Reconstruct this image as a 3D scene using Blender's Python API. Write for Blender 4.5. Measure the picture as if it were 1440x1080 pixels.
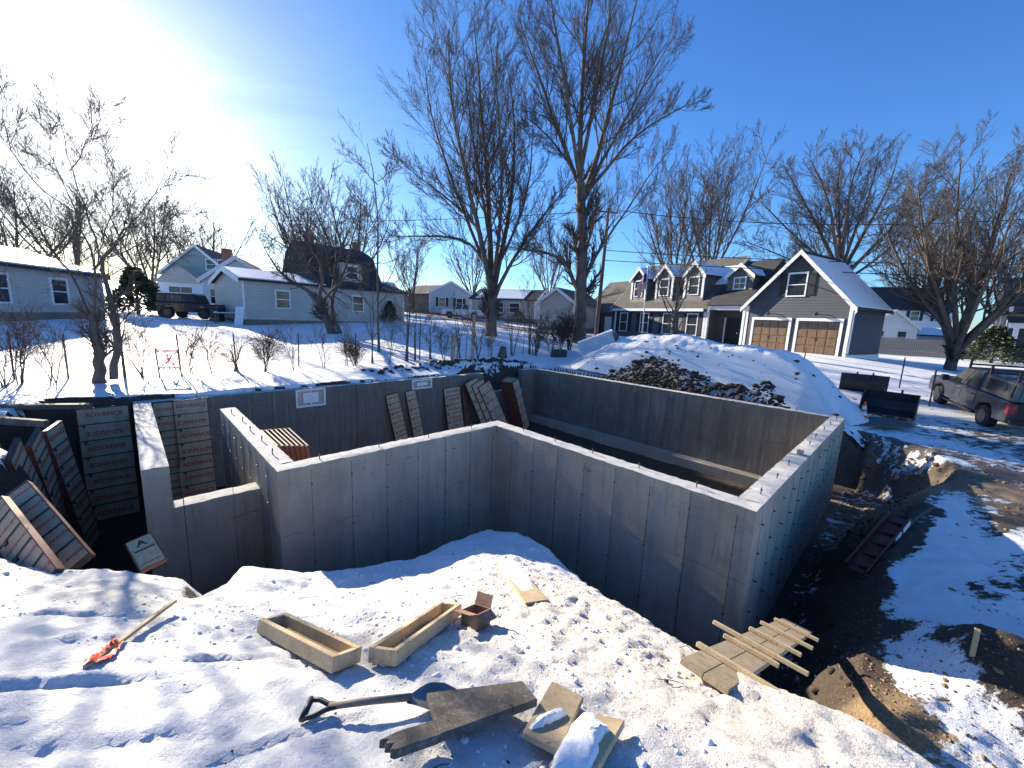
import bpy, bmesh, math, random
import numpy as np
from mathutils import Vector, Matrix

for o in list(bpy.data.objects): bpy.data.objects.remove(o)
scene = bpy.context.scene
COL = scene.collection
random.seed(7)

# ------------------------------------------------------------------ camera
F_PX, HOR_Y, ROLL = 557.0, 447.0, 0.042        # focal length (px of a 1440 wide picture), horizon row, horizon tilt
CAM_Z = 2.3                                    # the camera stands 2.3 m above the top of the foundation walls (z = 0)
_r = math.atan(ROLL); _pitch = math.atan((540-HOR_Y)*math.cos(_r)/F_PX)
FW = np.array([0, math.cos(_pitch), -math.sin(_pitch)]); _up = np.array([0, math.sin(_pitch), math.cos(_pitch)])
RT = np.array([1., 0, 0])*math.cos(_r)+_up*math.sin(_r); UP = -np.array([1., 0, 0])*math.sin(_r)+_up*math.cos(_r)
CAM = np.array([0, 0, CAM_Z])
cam = bpy.data.cameras.new('camera'); cam.sensor_fit = 'HORIZONTAL'; cam.sensor_width = 36
cam.lens = F_PX/1440*36; cam.clip_start = 0.05; cam.clip_end = 2000
camo = bpy.data.objects.new('camera', cam); COL.objects.link(camo)
m3 = Matrix((RT, UP, -FW)).transposed().to_4x4(); m3.translation = Vector(CAM); camo.matrix_world = m3
scene.camera = camo

# ------------------------------------------------------------------ sky, sun, exposure
SUN_EL, SUN_AZ = math.radians(17.0), math.radians(-45.0)
SUN = Vector((math.sin(SUN_AZ)*math.cos(SUN_EL), math.cos(SUN_AZ)*math.cos(SUN_EL), math.sin(SUN_EL)))
world = bpy.data.worlds.new('World'); scene.world = world; world.use_nodes = True
wn = world.node_tree; wn.nodes.clear()
def wnode(t, **k):
    n = wn.nodes.new(t)
    for a, b in k.items(): setattr(n, a, b)
    return n
sky = wnode('ShaderNodeTexSky', sky_type='NISHITA', sun_disc=False, sun_elevation=SUN_EL, sun_rotation=SUN_AZ,
            altitude=50, air_density=1.0, dust_density=0.25, ozone_density=2.5)
tc = wnode('ShaderNodeTexCoord'); L = wn.links.new
dot = wnode('ShaderNodeVectorMath', operation='DOT_PRODUCT'); dot.inputs[1].default_value = SUN
L(tc.outputs['Generated'], dot.inputs[0])
def wmath(op, a, b=None, clamp=False):
    n = wnode('ShaderNodeMath', operation=op, use_clamp=clamp)
    for i, v in enumerate((a, b)):
        if v is None: continue
        if isinstance(v, (int, float)): n.inputs[i].default_value = v
        else: L(v, n.inputs[i])
    return n.outputs[0]
d0 = wmath('MAXIMUM', dot.outputs['Value'], 0.0)
wide = wmath('POWER', d0, 30.0); tight = wmath('POWER', d0, 170.0)
# thin high cloud, drawn out, thickest round the sun where it scatters forward
sep = wnode('ShaderNodeSeparateXYZ'); L(tc.outputs['Generated'], sep.inputs[0])
zz = wmath('ADD', wmath('MAXIMUM', sep.outputs[2], 0.0), 0.22)
comb = wnode('ShaderNodeCombineXYZ'); L(wmath('DIVIDE', sep.outputs[0], zz), comb.inputs[0]); L(wmath('DIVIDE', sep.outputs[1], zz), comb.inputs[1])
mp = wnode('ShaderNodeMapping'); mp.inputs['Rotation'].default_value = (0, 0, -0.35); mp.inputs['Scale'].default_value = (0.8, 1.5, 1); L(comb.outputs[0], mp.inputs[0])
nz = wnode('ShaderNodeTexNoise'); nz.inputs['Scale'].default_value = 1.1; nz.inputs['Detail'].default_value = 7; nz.inputs['Roughness'].default_value = 0.6; nz.inputs['Distortion'].default_value = 0.6
L(mp.outputs[0], nz.inputs['Vector'])
cl = wnode('ShaderNodeMapRange'); cl.inputs['From Min'].default_value = 0.42; cl.inputs['From Max'].default_value = 0.75; L(nz.outputs['Fac'], cl.inputs['Value'])
amt = wmath('ADD', wmath('MULTIPLY', wmath('MULTIPLY', cl.outputs[0], wide), 4.5), wmath('MULTIPLY', tight, 4.5))
amt = wmath('ADD', amt, wmath('MULTIPLY', wide, .3))
glow = wnode('ShaderNodeMix', data_type='RGBA', blend_type='ADD'); glow.inputs[0].default_value = 1.0
sc = wnode('ShaderNodeVectorMath', operation='SCALE'); sc.inputs[0].default_value = (1.0, 0.96, 0.9); L(amt, sc.inputs['Scale'])
hs = wnode('ShaderNodeHueSaturation'); hs.inputs['Saturation'].default_value = 1.15; L(sky.outputs[0], hs.inputs['Color'])
tn = wnode('ShaderNodeMix', data_type='RGBA', blend_type='MULTIPLY'); tn.inputs[0].default_value = 1.0; tm = wnode('ShaderNodeMix', data_type='RGBA'); tm.inputs[6].default_value = (0.70, 1.0, 1.44, 1); tm.inputs[7].default_value = (1.0, 0.97, 0.95, 1); L(wmath('POWER', d0, 7.0), tm.inputs[0]); L(tm.outputs[2], tn.inputs[7]); L(hs.outputs[0], tn.inputs[6])
L(tn.outputs[2], glow.inputs[6]); L(sc.outputs[0], glow.inputs[7])
bg = wnode('ShaderNodeBackground'); bg.inputs['Strength'].default_value = 0.066
L(glow.outputs[2], bg.inputs['Color']); wo = wnode('ShaderNodeOutputWorld'); L(bg.outputs[0], wo.inputs['Surface'])
sl = bpy.data.lights.new('sun', 'SUN'); sl.energy = 5.0; sl.angle = math.radians(0.5); sl.color = (1.0, 0.88, 0.70)
so = bpy.data.objects.new('sun', sl); COL.objects.link(so); so.rotation_euler = SUN.to_track_quat('Z', 'Y').to_euler(); so.location = SUN*60
scene.view_settings.view_transform = 'Standard'; scene.view_settings.look = 'None'; scene.view_settings.gamma = 1
scene.view_settings.exposure = 1.42; scene.view_settings.use_curve_mapping = False
scene.render.engine = 'CYCLES'; scene.render.resolution_x = 1024; scene.render.resolution_y = 768

# ------------------------------------------------------------------ pixel -> direction helpers
def ray(x, y):
    d = FW*F_PX+RT*(x-720)-UP*(y-540); return d/np.linalg.norm(d)
def at_z(x, y, z):
    d = ray(x, y); return CAM+d*((z-CAM_Z)/d[2])
def at_y(x, y, Y):
    d = ray(x, y); return CAM+d*(Y/d[1])
# foundation axes: a runs along the near right wall, b along the left wall; corner B of the re-entrant angle is the origin
B0 = np.array([-0.30, 8.29]); AX = np.array([0.7, -0.714]); BX = np.array([0.714, 0.7])
def st(s, t, z=0.0):
    p = B0+AX*s+BX*t; return np.array([p[0], p[1], z])
def px_on_s(x, y, s):            # pixel on the vertical plane s = const -> (t, z)
    d = ray(x, y); n = np.array([AX[0], AX[1], 0]); P = st(s, 0); k = ((P-CAM)@n)/(d@n); q = CAM+d*k
    return float((q[:2]-B0)@BX), float(q[2])

# ------------------------------------------------------------------ object helpers
def tag(o, label=None, cat=None, group=None, kind=None):
    if label: o['label'] = label
    if cat: o['category'] = cat
    if group: o['group'] = group
    if kind: o['kind'] = kind
    return o
def empty(name, loc=(0, 0, 0), rz=0.0, mat=None, label=None, cat=None, group=None):
    o = bpy.data.objects.new(name, None); o.empty_display_size = 0.2; COL.objects.link(o)
    M = mat if mat is not None else Matrix.Translation(Vector(loc)) @ Matrix.Rotation(rz, 4, 'Z')
    o.matrix_world = M
    MW[o.name] = M.copy()
    return tag(o, label, cat, group)
MW = {}
def link(name, me, parent=None, world=False, mw=None):
    o = bpy.data.objects.new(name, me); COL.objects.link(o)
    if parent is not None:
        o.parent = parent
        if world: o.matrix_parent_inverse = root_mw(parent).inverted()
    if mw is not None:
        if parent is None: o.matrix_world = mw
        else: o.matrix_local = mw
    return o
def root_mw(o):
    if o.name in MW: return MW[o.name]
    M = Matrix.Identity(4)
    if o.parent is not None: M = root_mw(o.parent) @ o.matrix_parent_inverse @ o.matrix_basis
    else: M = o.matrix_basis.copy()
    return M
def np_mesh(name, v, faces, mats=(), smooth=False):
    me = bpy.data.meshes.new(name); v = np.asarray(v, np.float32)
    me.vertices.add(len(v)); me.vertices.foreach_set('co', v.ravel())
    faces = [np.asarray(f, np.int32) for f in (faces if isinstance(faces, list) else [faces]) if len(f)]
    nl = sum(f.size for f in faces); nf = sum(len(f) for f in faces)
    me.loops.add(nl); me.polygons.add(nf)
    me.loops.foreach_set('vertex_index', np.concatenate([f.ravel() for f in faces]))
    tot = np.concatenate([np.full(len(f), f.shape[1], np.int32) for f in faces])
    me.polygons.foreach_set('loop_start', np.concatenate([[0], np.cumsum(tot)[:-1]]).astype(np.int32))
    me.polygons.foreach_set('use_smooth', np.full(nf, smooth))
    me.update(calc_edges=True); me.validate()
    for m in mats: me.materials.append(m)
    return me
BOXF = ((0, 3, 2, 1), (4, 5, 6, 7), (0, 1, 5, 4), (1, 2, 6, 5), (2, 3, 7, 6), (3, 0, 4, 7))
class MB:
    def __init__(s): s.v = []; s.f = []
    def obox(s, o, x, y, z):     # corner o and three edge vectors
        o, x, y, z = (np.asarray(q, float) for q in (o, x, y, z)); n = len(s.v)
        s.v += [o, o+x, o+x+y, o+y, o+z, o+x+z, o+x+y+z, o+y+z]
        flip = np.dot(np.cross(x, y), z) < 0
        s.f += [tuple(n+i for i in (f[::-1] if flip else f)) for f in BOXF]; return s
    def box(s, x0, x1, y0, y1, z0, z1): return s.obox((x0, y0, z0), (x1-x0, 0, 0), (0, y1-y0, 0), (0, 0, z1-z0))
    def bar(s, p, q, w, h=None, up=(0, 0, 1)):   # square bar from p to q
        p, q, up = (np.asarray(k, float) for k in (p, q, up)); h = h or w; d = q-p; d /= np.linalg.norm(d)
        x = np.cross(d, up)
        if np.linalg.norm(x) < 1e-4: x = np.cross(d, (1, 0, 0))
        x /= np.linalg.norm(x); y = np.cross(x, d)
        return s.obox(p-x*w/2-y*h/2, x*w, y*h, q-p)
    def tube(s, pts, rad, k=8, caps=True):
        pts = np.asarray(pts, float); n = len(pts)
        rad = np.full(n, rad, float) if np.isscalar(rad) else np.asarray(rad, float)
        b = len(s.v); d = np.gradient(pts, axis=0); ref = np.array([0.13, 0.21, 0.97])
        if abs(np.dot(d[0]/np.linalg.norm(d[0]), ref)) > 0.9: ref = np.array([0.97, 0.2, 0.1])
        for i in range(n):
            t = d[i]/np.linalg.norm(d[i]); u = np.cross(t, ref); u /= np.linalg.norm(u); w = np.cross(t, u)
            for j in range(k):
                a = 2*math.pi*j/k; s.v.append(pts[i]+(u*math.cos(a)+w*math.sin(a))*rad[i])
        for i in range(n-1):
            for j in range(k):
                j2 = (j+1) % k; s.f.append((b+i*k+j, b+i*k+j2, b+(i+1)*k+j2, b+(i+1)*k+j))
        if caps: s.f.append(tuple(b+j for j in range(k))[::-1]); s.f.append(tuple(b+(n-1)*k+j for j in range(k)))
        return s
    def prism(s, poly, ext):     # 3D polygon extruded by a vector
        poly = [np.asarray(p, float) for p in poly]; ext = np.asarray(ext, float); n = len(poly); b = len(s.v)
        nrm = sum((np.cross(poly[i]-poly[0], poly[(i+1) % n]-poly[0]) for i in range(1, n-1)), np.zeros(3))
        if np.dot(nrm, ext) > 0: poly = poly[::-1]
        s.v += poly+[p+ext for p in poly]
        s.f.append(tuple(range(b, b+n))); s.f.append(tuple(range(b+2*n-1, b+n-1, -1)))
        for i in range(n):
            j = (i+1) % n; s.f.append((b+j, b+i, b+n+i, b+n+j))
        return s
    def lathe(s, prof, k=16, c=(0, 0, 0)):
        b = len(s.v); c = np.asarray(c, float)
        for r, z in prof:
            for j in range(k): s.v.append(c+np.array([r*math.cos(2*math.pi*j/k), r*math.sin(2*math.pi*j/k), z]))
        for i in range(len(prof)-1):
            for j in range(k):
                j2 = (j+1) % k; s.f.append((b+i*k+j, b+i*k+j2, b+(i+1)*k+j2, b+(i+1)*k+j))
        s.f.append(tuple(b+j for j in range(k))[::-1]); s.f.append(tuple(b+(len(prof)-1)*k+j for j in range(k)))
        return s
    def mesh(s, name, mat, smooth=False, bevel=0.0):
        me = bpy.data.meshes.new(name); me.from_pydata([tuple(map(float, p)) for p in s.v], [], s.f)
        if bevel:
            bm = bmesh.new(); bm.from_mesh(me); bmesh.ops.recalc_face_normals(bm, faces=bm.faces)
            bmesh.ops.bevel(bm, geom=[e for e in bm.edges if e.is_manifold and e.calc_face_angle(0) > 0.5], offset=bevel, segments=2 if smooth else 1, affect='EDGES', profile=0.6)
            bm.to_mesh(me); bm.free()
        if smooth: me.polygons.foreach_set('use_smooth', [True]*len(me.polygons))
        if mat is not None: me.materials.append(mat)
        me.update(); return me
    def build(s, name, mat, parent=None, world=False, smooth=False, bevel=0.0, mw=None):
        return link(name, s.mesh(name, mat, smooth, bevel), parent, world, mw)

# ------------------------------------------------------------------ materials
def new_mat(name):
    m = bpy.data.materials.new(name); m.use_nodes = True; nt = m.node_tree
    return m, nt, nt.nodes['Principled BSDF']
def nadd(nt, t, **k):
    n = nt.nodes.new(t)
    for a, b in k.items(): setattr(n, a, b)
    return n
def noise(nt, scale, detail=4, rough=0.55, vec=None, dist=0.0, stretch=None):
    n = nadd(nt, 'ShaderNodeTexNoise'); n.inputs['Scale'].default_value = scale; n.inputs['Detail'].default_value = detail
    n.inputs['Roughness'].default_value = rough; n.inputs['Distortion'].default_value = dist
    c = nadd(nt, 'ShaderNodeTexCoord'); v = c.outputs['Object']
    if stretch:
        mpn = nadd(nt, 'ShaderNodeMapping'); mpn.inputs['Scale'].default_value = stretch; nt.links.new(v, mpn.inputs[0]); v = mpn.outputs[0]
    nt.links.new(vec or v, n.inputs['Vector']); return n.outputs['Fac']
def ramp(nt, fac, stops):
    r = nadd(nt, 'ShaderNodeValToRGB'); e = r.color_ramp.elements
    while len(e) < len(stops): e.new(0.5)
    for i, (p, c) in enumerate(stops): e[i].position = p; e[i].color = (*c, 1) if len(c) == 3 else c
    nt.links.new(fac, r.inputs[0]); return r.outputs[0]
def mix(nt, fac, a, b, mode='MIX'):
    n = nadd(nt, 'ShaderNodeMix', data_type='RGBA', blend_type=mode)
    for i, v in ((0, fac), (6, a), (7, b)):
        if isinstance(v, (int, float)): n.inputs[i].default_value = v
        elif isinstance(v, tuple): n.inputs[i].default_value = (*v, 1)
        else: nt.links.new(v, n.inputs[i])
    return n.outputs[2]
def mathn(nt, op, a, b=None, clamp=False):
    n = nadd(nt, 'ShaderNodeMath', operation=op, use_clamp=clamp)
    for i, v in enumerate((a, b)):
        if v is None: continue
        if isinstance(v, (int, float)): n.inputs[i].default_value = v
        else: nt.links.new(v, n.inputs[i])
    return n.outputs[0]
def maprange(nt, v, a, b, c=0.0, d=1.0):
    n = nadd(nt, 'ShaderNodeMapRange'); nt.links.new(v, n.inputs['Value'])
    for k, q in (('From Min', a), ('From Max', b), ('To Min', c), ('To Max', d)): n.inputs[k].default_value = q
    return n.outputs[0]
def bump(nt, bs, h, strength=0.4, dist=0.02, prev=None):
    b = nadd(nt, 'ShaderNodeBump'); b.inputs['Strength'].default_value = strength; b.inputs['Distance'].default_value = dist
    nt.links.new(h, b.inputs['Height'])
    if prev is not None: nt.links.new(prev, b.inputs['Normal'])
    nt.links.new(b.outputs[0], bs.inputs['Normal']); return b.outputs[0]
def simple(name, c1, c2=None, scale=6, rough=0.7, bstr=0.2, bscale=None, stretch=None, metal=0.0, detail=5, spec=0.4, bd=0.01):
    m, nt, bs = new_mat(name); c2 = c2 or tuple(min(1, x*1.25) for x in c1)
    n = noise(nt, scale, detail, 0.6, stretch=stretch)
    nt.links.new(ramp(nt, n, [(0.3, c1), (0.7, c2)]), bs.inputs['Base Color'])
    bs.inputs['Roughness'].default_value = rough; bs.inputs['Metallic'].default_value = metal
    bs.inputs['Specular IOR Level'].default_value = spec
    if bstr: bump(nt, bs, noise(nt, bscale or scale*4, 5, 0.65, stretch=stretch), bstr, bd)
    return m
ORD = ['first', 'second', 'third', 'fourth', 'fifth', 'sixth', 'seventh', 'eighth', 'ninth', 'tenth', 'eleventh', 'twelfth', 'thirteenth', 'fourteenth', 'fifteenth', 'sixteenth', 'seventeenth', 'eighteenth', 'nineteenth', 'twentieth', 'twenty-first', 'twenty-second', 'twenty-third', 'twenty-fourth', 'twenty-fifth']
M = {}
M['snow'] = simple('snow', (0.78, 0.8, 0.84), (0.86, 0.87, 0.88), 3, 0.65, 0.35, 18, bd=0.02)
M['bark'] = simple('bark', (0.065, 0.05, 0.042), (0.15, 0.125, 0.105), 5, 0.9, 0.8, 14, stretch=(1, 1, 0.25), bd=0.03)
M['bark_light'] = simple('bark_light', (0.065, 0.056, 0.049), (0.14, 0.12, 0.102), 4, 0.9, 0.6, 14, stretch=(1, 1, 0.25), bd=0.03)
M['twig'] = simple('twig', (0.06, 0.048, 0.042), (0.11, 0.09, 0.078), 3, 0.9, 0)
M['twig_red'] = simple('twig_red', (0.06, 0.05, 0.044), (0.11, 0.092, 0.08), 3, 0.9, 0)
M['lumber'] = simple('lumber', (0.50, 0.36, 0.2), (0.66, 0.5, 0.31), 5, 0.7, 0.25, 30, stretch=(0.25, 1, 1), bd=0.004)
M['lumber_old'] = simple('lumber_old', (0.075, 0.068, 0.058), (0.20, 0.175, 0.145), 7, 0.85, 0.6, 40, stretch=(0.2, 1, 1), bd=0.004)
M['lumber_tan'] = simple('lumber_tan', (0.32, 0.24, 0.15), (0.52, 0.40, 0.26), 6, 0.8, 0.4, 40, stretch=(0.2, 1, 1), bd=0.004)
def lumber_mat(name, c1, c2, dirt, amount=.5):
    m, nt, bs = new_mat(name); n1 = noise(nt, 7, 6, .65); n2 = noise(nt, 70, 4, .7); n3 = noise(nt, 16, 6, .75, dist=1.2); n4 = noise(nt, 24, 2, .5)
    base = ramp(nt, n1, [(.3, c1), (.7, c2)]); base = mix(nt, maprange(nt, n2, .35, .75, 0, .45), base, tuple(x*.6 for x in c1))
    base = mix(nt, mathn(nt, 'MULTIPLY', maprange(nt, n3, .52, .62), amount), base, dirt); base = mix(nt, mathn(nt, 'MULTIPLY', maprange(nt, n4, .70, .73), .7), base, tuple(x*.3 for x in c1))
    nt.links.new(base, bs.inputs['Base Color']); bs.inputs['Roughness'].default_value = .8; bs.inputs['Specular IOR Level'].default_value = .25
    bump(nt, bs, n2, .4, .004); return m
M['lumber'] = lumber_mat('lumber', (.56, .41, .22), (.74, .58, .36), (.30, .24, .17), .4)
M['lumber_old'] = lumber_mat('lumber_old', (.075, .066, .055), (.19, .165, .135), (.33, .31, .28), .4)
M['lumber_tan'] = lumber_mat('lumber_tan', (.36, .275, .165), (.55, .43, .28), (.2, .16, .12), .45)
M['plywood'] = simple('plywood', (0.36, 0.265, 0.165), (0.54, 0.43, 0.295), 4, 0.75, 0.25, 26, stretch=(1, 1, 0.4), bd=0.003)
M['osb'] = simple('osb', (0.42, 0.31, 0.16), (0.66, 0.52, 0.30), 26, 0.75, 0.4, 40, bd=0.004, detail=2)
M['steel_dark'] = simple('steel_dark', (0.045, 0.04, 0.038), (0.12, 0.085, 0.07), 12, 0.6, 0.2, metal=0.4)
M['rail_red'] = simple('rail_red', (0.11, 0.03, 0.025), (0.2, 0.075, 0.055), 9, 0.6, 0.2, metal=0.2)
M['paint_red'] = simple('paint_red', (0.38, 0.045, 0.04), (0.46, 0.08, 0.06), 9, 0.6, 0)
M['black'] = simple('black', (0.012, 0.012, 0.014), (0.03, 0.03, 0.033), 4, 0.45, 0.1)
M['rubber'] = simple('rubber', (0.014, 0.014, 0.015), (0.035, 0.034, 0.033), 8, 0.8, 0.2)
M['white_paint'] = simple('white_paint', (0.70, 0.71, 0.72), (0.80, 0.80, 0.80), 3, 0.5, 0.05)
M['plastic_dark'] = simple('plastic_dark', (0.02, 0.022, 0.025), (0.05, 0.05, 0.055), 4, 0.5, 0.1)
def glass_mat(name, c, rough=0.08):
    m, nt, bs = new_mat(name); n = noise(nt, 1.5, 3)
    nt.links.new(ramp(nt, n, [(0.3, c), (0.7, tuple(x*1.8 for x in c))]), bs.inputs['Base Color'])
    bs.inputs['Roughness'].default_value = rough; bs.inputs['Specular IOR Level'].default_value = 0.7; return m
M['glass'] = glass_mat('glass', (0.02, 0.025, 0.03))
def siding_mat(name, c1, c2, pitch=0.11, depth=0.6):
    m, nt, bs = new_mat(name); n = noise(nt, 0.8, 5)
    co = nadd(nt, 'ShaderNodeTexCoord'); sp = nadd(nt, 'ShaderNodeSeparateXYZ'); nt.links.new(co.outputs['Object'], sp.inputs[0])
    fr = mathn(nt, 'FRACT', mathn(nt, 'DIVIDE', sp.outputs[2], pitch))
    edge = maprange(nt, fr, 0.0, 0.16, 0.62, 1.0)
    base = ramp(nt, n, [(0.3, c1), (0.7, c2)])
    nt.links.new(base, bs.inputs['Base Color'])
    bs.inputs['Roughness'].default_value = 0.6
    inv = mathn(nt, 'SUBTRACT', 1.0, fr); lip = mathn(nt, 'MULTIPLY', inv, edge)
    bump(nt, bs, lip, depth, 0.03); return m
M['siding_slate'] = siding_mat('siding_slate', (0.046, 0.056, 0.070), (0.060, 0.071, 0.087), 0.2, 1.0)
M['siding_taupe'] = siding_mat('siding_taupe', (0.092, 0.094, 0.096), (0.118, 0.12, 0.122), 0.2, 1.0)
M['siding_grey'] = siding_mat('siding_grey', (0.42, 0.405, 0.375), (0.50, 0.485, 0.45), 0.2, 1.0)
M['siding_white'] = siding_mat('siding_white', (0.66, 0.68, 0.70), (0.74, 0.75, 0.76), 0.2, 0.8)
M['siding_blue'] = siding_mat('siding_blue', (0.40, 0.46, 0.54), (0.47, 0.53, 0.60), 0.2, 0.8)
M['siding_teal'] = siding_mat('siding_teal', (0.22, 0.30, 0.32), (0.27, 0.35, 0.37), 0.2, 0.8)
M['siding_cream'] = siding_mat('siding_cream', (0.55, 0.49, 0.38), (0.63, 0.56, 0.45), 0.2, 0.8)
M['siding_tan'] = siding_mat('siding_tan', (0.40, 0.36, 0.31), (0.47, 0.43, 0.37), 0.2, 0.8)
def shingle_mat(name, c1, c2):
    m, nt, bs = new_mat(name); c = nadd(nt, 'ShaderNodeTexCoord')
    b = nadd(nt, 'ShaderNodeTexBrick'); nt.links.new(c.outputs['UV'], b.inputs['Vector']); 
    b.inputs['Scale'].default_value = 1.0; b.inputs['Brick Width'].default_value = 0.34; b.inputs['Row Height'].default_value = 0.15
    b.inputs['Mortar Size'].default_value = 0.006; b.inputs['Color1'].default_value = (*c1, 1); b.inputs['Color2'].default_value = (*c2, 1)
    b.inputs['Mortar'].default_value = tuple(x*0.5 for x in c1)+(1,)
    n = noise(nt, 1.3, 6); nt.links.new(mix(nt, maprange(nt, n, 0.3, 0.7, 0.0, 0.55), b.outputs['Color'], c2), bs.inputs['Base Color'])
    bs.inputs['Roughness'].default_value = 0.9; bump(nt, bs, noise(nt, 30, 3), 0.3, 0.02); return m
M['shingle_dark'] = shingle_mat('shingle_dark', (0.022, 0.025, 0.029), (0.045, 0.047, 0.05))
M['shingle_grey'] = shingle_mat('shingle_grey', (0.07, 0.066, 0.06), (0.12, 0.112, 0.10))
M['garage_wood'] = simple('garage_wood', (0.12, 0.07, 0.04), (0.19, 0.115, 0.07), 5, 0.6, 0.15, 24, stretch=(1, 1, 0.15))
M['fence_wood'] = simple('fence_wood', (0.22, 0.19, 0.16), (0.33, 0.29, 0.25), 3, 0.85, 0.3, 20, stretch=(4, 4, 0.4))
M['brick'] = simple('brick', (0.17, 0.075, 0.055), (0.28, 0.13, 0.09), 9, 0.85, 0.5, 20)
M['stone_base'] = simple('stone_base', (0.14, 0.125, 0.10), (0.24, 0.21, 0.17), 5, 0.9, 0.5, 14)

# ------------------------------------------------------------------ terrain heights
def _hash(ix, iy, s):
    h = (ix.astype(np.int64)*374761393+iy.astype(np.int64)*668265263+s*974634777) & 0xffffffff
    h = ((h ^ (h >> 13))*1274126177) & 0xffffffff
    return ((h ^ (h >> 16)) & 0xffff)/65535.0
def vnoise(x, y, s=0):
    ix = np.floor(x); iy = np.floor(y); fx = x-ix; fy = y-iy
    fx = fx*fx*(3-2*fx); fy = fy*fy*(3-2*fy)
    a = _hash(ix, iy, s); b = _hash(ix+1, iy, s); c = _hash(ix, iy+1, s); d = _hash(ix+1, iy+1, s)
    return (a*(1-fx)+b*fx)*(1-fy)+(c*(1-fx)+d*fx)*fy
def fbm(x, y, f, o=4, s=0, g=0.5):
    r = np.zeros_like(x); a = 1.0; t = 0
    for i in range(o):
        r += a*(vnoise(x*f+i*17.3, y*f-i*9.1, s+i)-0.5); t += a; f *= 2.03; a *= g
    return r/t*2
def rbf(P, c):
    P = np.array(P, float); n = len(P); X = P[:, :2]
    K = np.sqrt(((X[:, None]-X[None])**2).sum(-1)+c*c)
    A = np.zeros((n+3, n+3)); A[:n, :n] = -K-np.eye(n)*0.02; A[:n, n] = 1; A[:n, n+1:] = X; A[n, :n] = 1; A[n+1:, :n] = X.T
    w = np.linalg.solve(A, np.concatenate([P[:, 2], [0, 0, 0]]))
    def fn(x, y):
        r = w[n]+w[n+1]*x+w[n+2]*y
        for i in range(n): r = r-w[i]*np.sqrt((x-X[i, 0])**2+(y-X[i, 1])**2+c*c)
        return r
    return fn
def sdist(x, y, poly):           # >0 inside
    poly = np.array(poly); n = len(poly); d = np.full(x.shape, 1e9); ins = np.zeros(x.shape, bool)
    for i in range(n):
        ax, ay = poly[i]; bx, by = poly[(i+1) % n]; ex, ey = bx-ax, by-ay
        t = np.clip(((x-ax)*ex+(y-ay)*ey)/(ex*ex+ey*ey), 0, 1)
        d = np.minimum(d, (x-ax-t*ex)**2+(y-ay-t*ey)**2)
        cr = ((ay > y) != (by > y)) & (x < ex*(y-ay)/(ey if ey else 1e-9)+ax); ins ^= cr
    d = np.sqrt(d); return np.where(ins, d, -d)
LAND = rbf([(-8.7, 8.2, .12), (-9.5, 10.5, .1), (-12, 11.5, .1), (-8, 12, .12), (-14, 6, .3), (-9, 4.5, .2), (-6.4, 4.4, .05), (-5.2, 3.3, 0), (-20, 13, .7),
  (-6, 12.8, .12), (-3.2, 15.8, .14), (-1.2, 18, .2), (1.5, 21.5, .1), (-27, 21, 1.2), (-27, 27, 1.2), (-27, 34, 1.35), (-19.4, 28.7, 1.0), (-10.7, 38.7, 1.5),
  (-12, 26, .9), (-1.5, 28, 1.0), (4.5, 26, .9), (-11, 50, 1.8), (-7, 65, 2.5), (-40, 50, 1.8), (-45, 30, 1.6), (-25, 70, 2.6), (20, 70, 1.6),
  (22.5, 27, .62), (18.9, 33, .65), (9.5, 49, .9), (12, 22, .0), (9.5, 15.5, -.45), (12.9, 14.2, -.8), (10.9, 8.9, -.85), (8.5, 7.2, -.7), (7.8, 5.5, -.8),
  (4.4, 3.5, -1.22), (3.6, 2.2, -1.2), (5.6, 4.4, -1.08), (5.6, 2.2, -1.0), (4, 0, -1.0), (10, 2, -.8), (16.5, 13.6, -.75), (18.5, 17, -.5), (30, 27, 0), (43, 49, 0), (48, 43, 0), (35, 20, -.3), (20, 5, -.9),
  (60, 30, .3), (70, 80, 1), (0, 130, 4.5), (-90, 90, 4), (90, 130, 3), (-70, 0, 2), (60, -20, -.5), (0, -40, .5), (-40, -40, 1), (40, -40, 0)], 2.2)
SPIT = rbf([(0, 0, .72), (0, 1.4, .42), (0, 2.6, -.05), (-1.2, 2.4, .02), (-.6, 3.4, -.38), (-2.75, 3.86, -.44), (-2.0, 3.76, -.6), (-1.22, 4.14, -.71), (-.09, 4.81, -.82), (.87, 4.86, -1.0),
  (-.28, 6.1, -1.12), (.63, 5.44, -1.02), (-1.09, 5.06, -.92), (1.12, 3.68, -.5), (1.5, 2.85, -.2), (1.87, 2.27, 0), (2.2, 2.1, .03), (2.3, 1.75, .12), (2.4, .5, .45), (-3, 2, .3), (-2.9, 3.1, -.22),
  (-3.6, 3.5, -.28), (-4.3, 3.0, .0), (-5.5, 2, .35), (-6, 0, .65), (-9, 2, .4), (-12, 0, .5), (2.5, -2, .6), (-5, -4, .8)], 0.5)
E_ = lambda s, t: tuple(st(s, t)[:2])
SPIT_POLY = [(-14, 4.0), (-8, 3.4), (-6.2, 3.5), (-5.2, 3.5), (-4.4, 3.28), (-3.6, 3.5), (-3.15, 3.45), (-2.82, 3.15), (-2.75, 3.5), (-2.84, 3.9), (-2.2, 4.15), (-1.7, 4.5), (-1.09, 5.08), (-.6, 5.75), (-.28, 6.15),
  (.2, 5.95), (.63, 5.42), (.95, 4.75), (1.12, 3.75), (1.5, 2.87), (1.6, 2.6), (1.87, 2.3), (2.15, 2.12), (2.28, 1.8), (2.6, .8), (3.0, -1), (3.4, -6), (-14, -6)]
FOOT = [E_(-6.62, -5.62), E_(-1.13, -5.62), E_(-1.13, -4.2), E_(.02, -4.2), E_(.02, -.02), E_(5.0, -.02), E_(5.0, 8.37), E_(-6.62, 8.37)]
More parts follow.
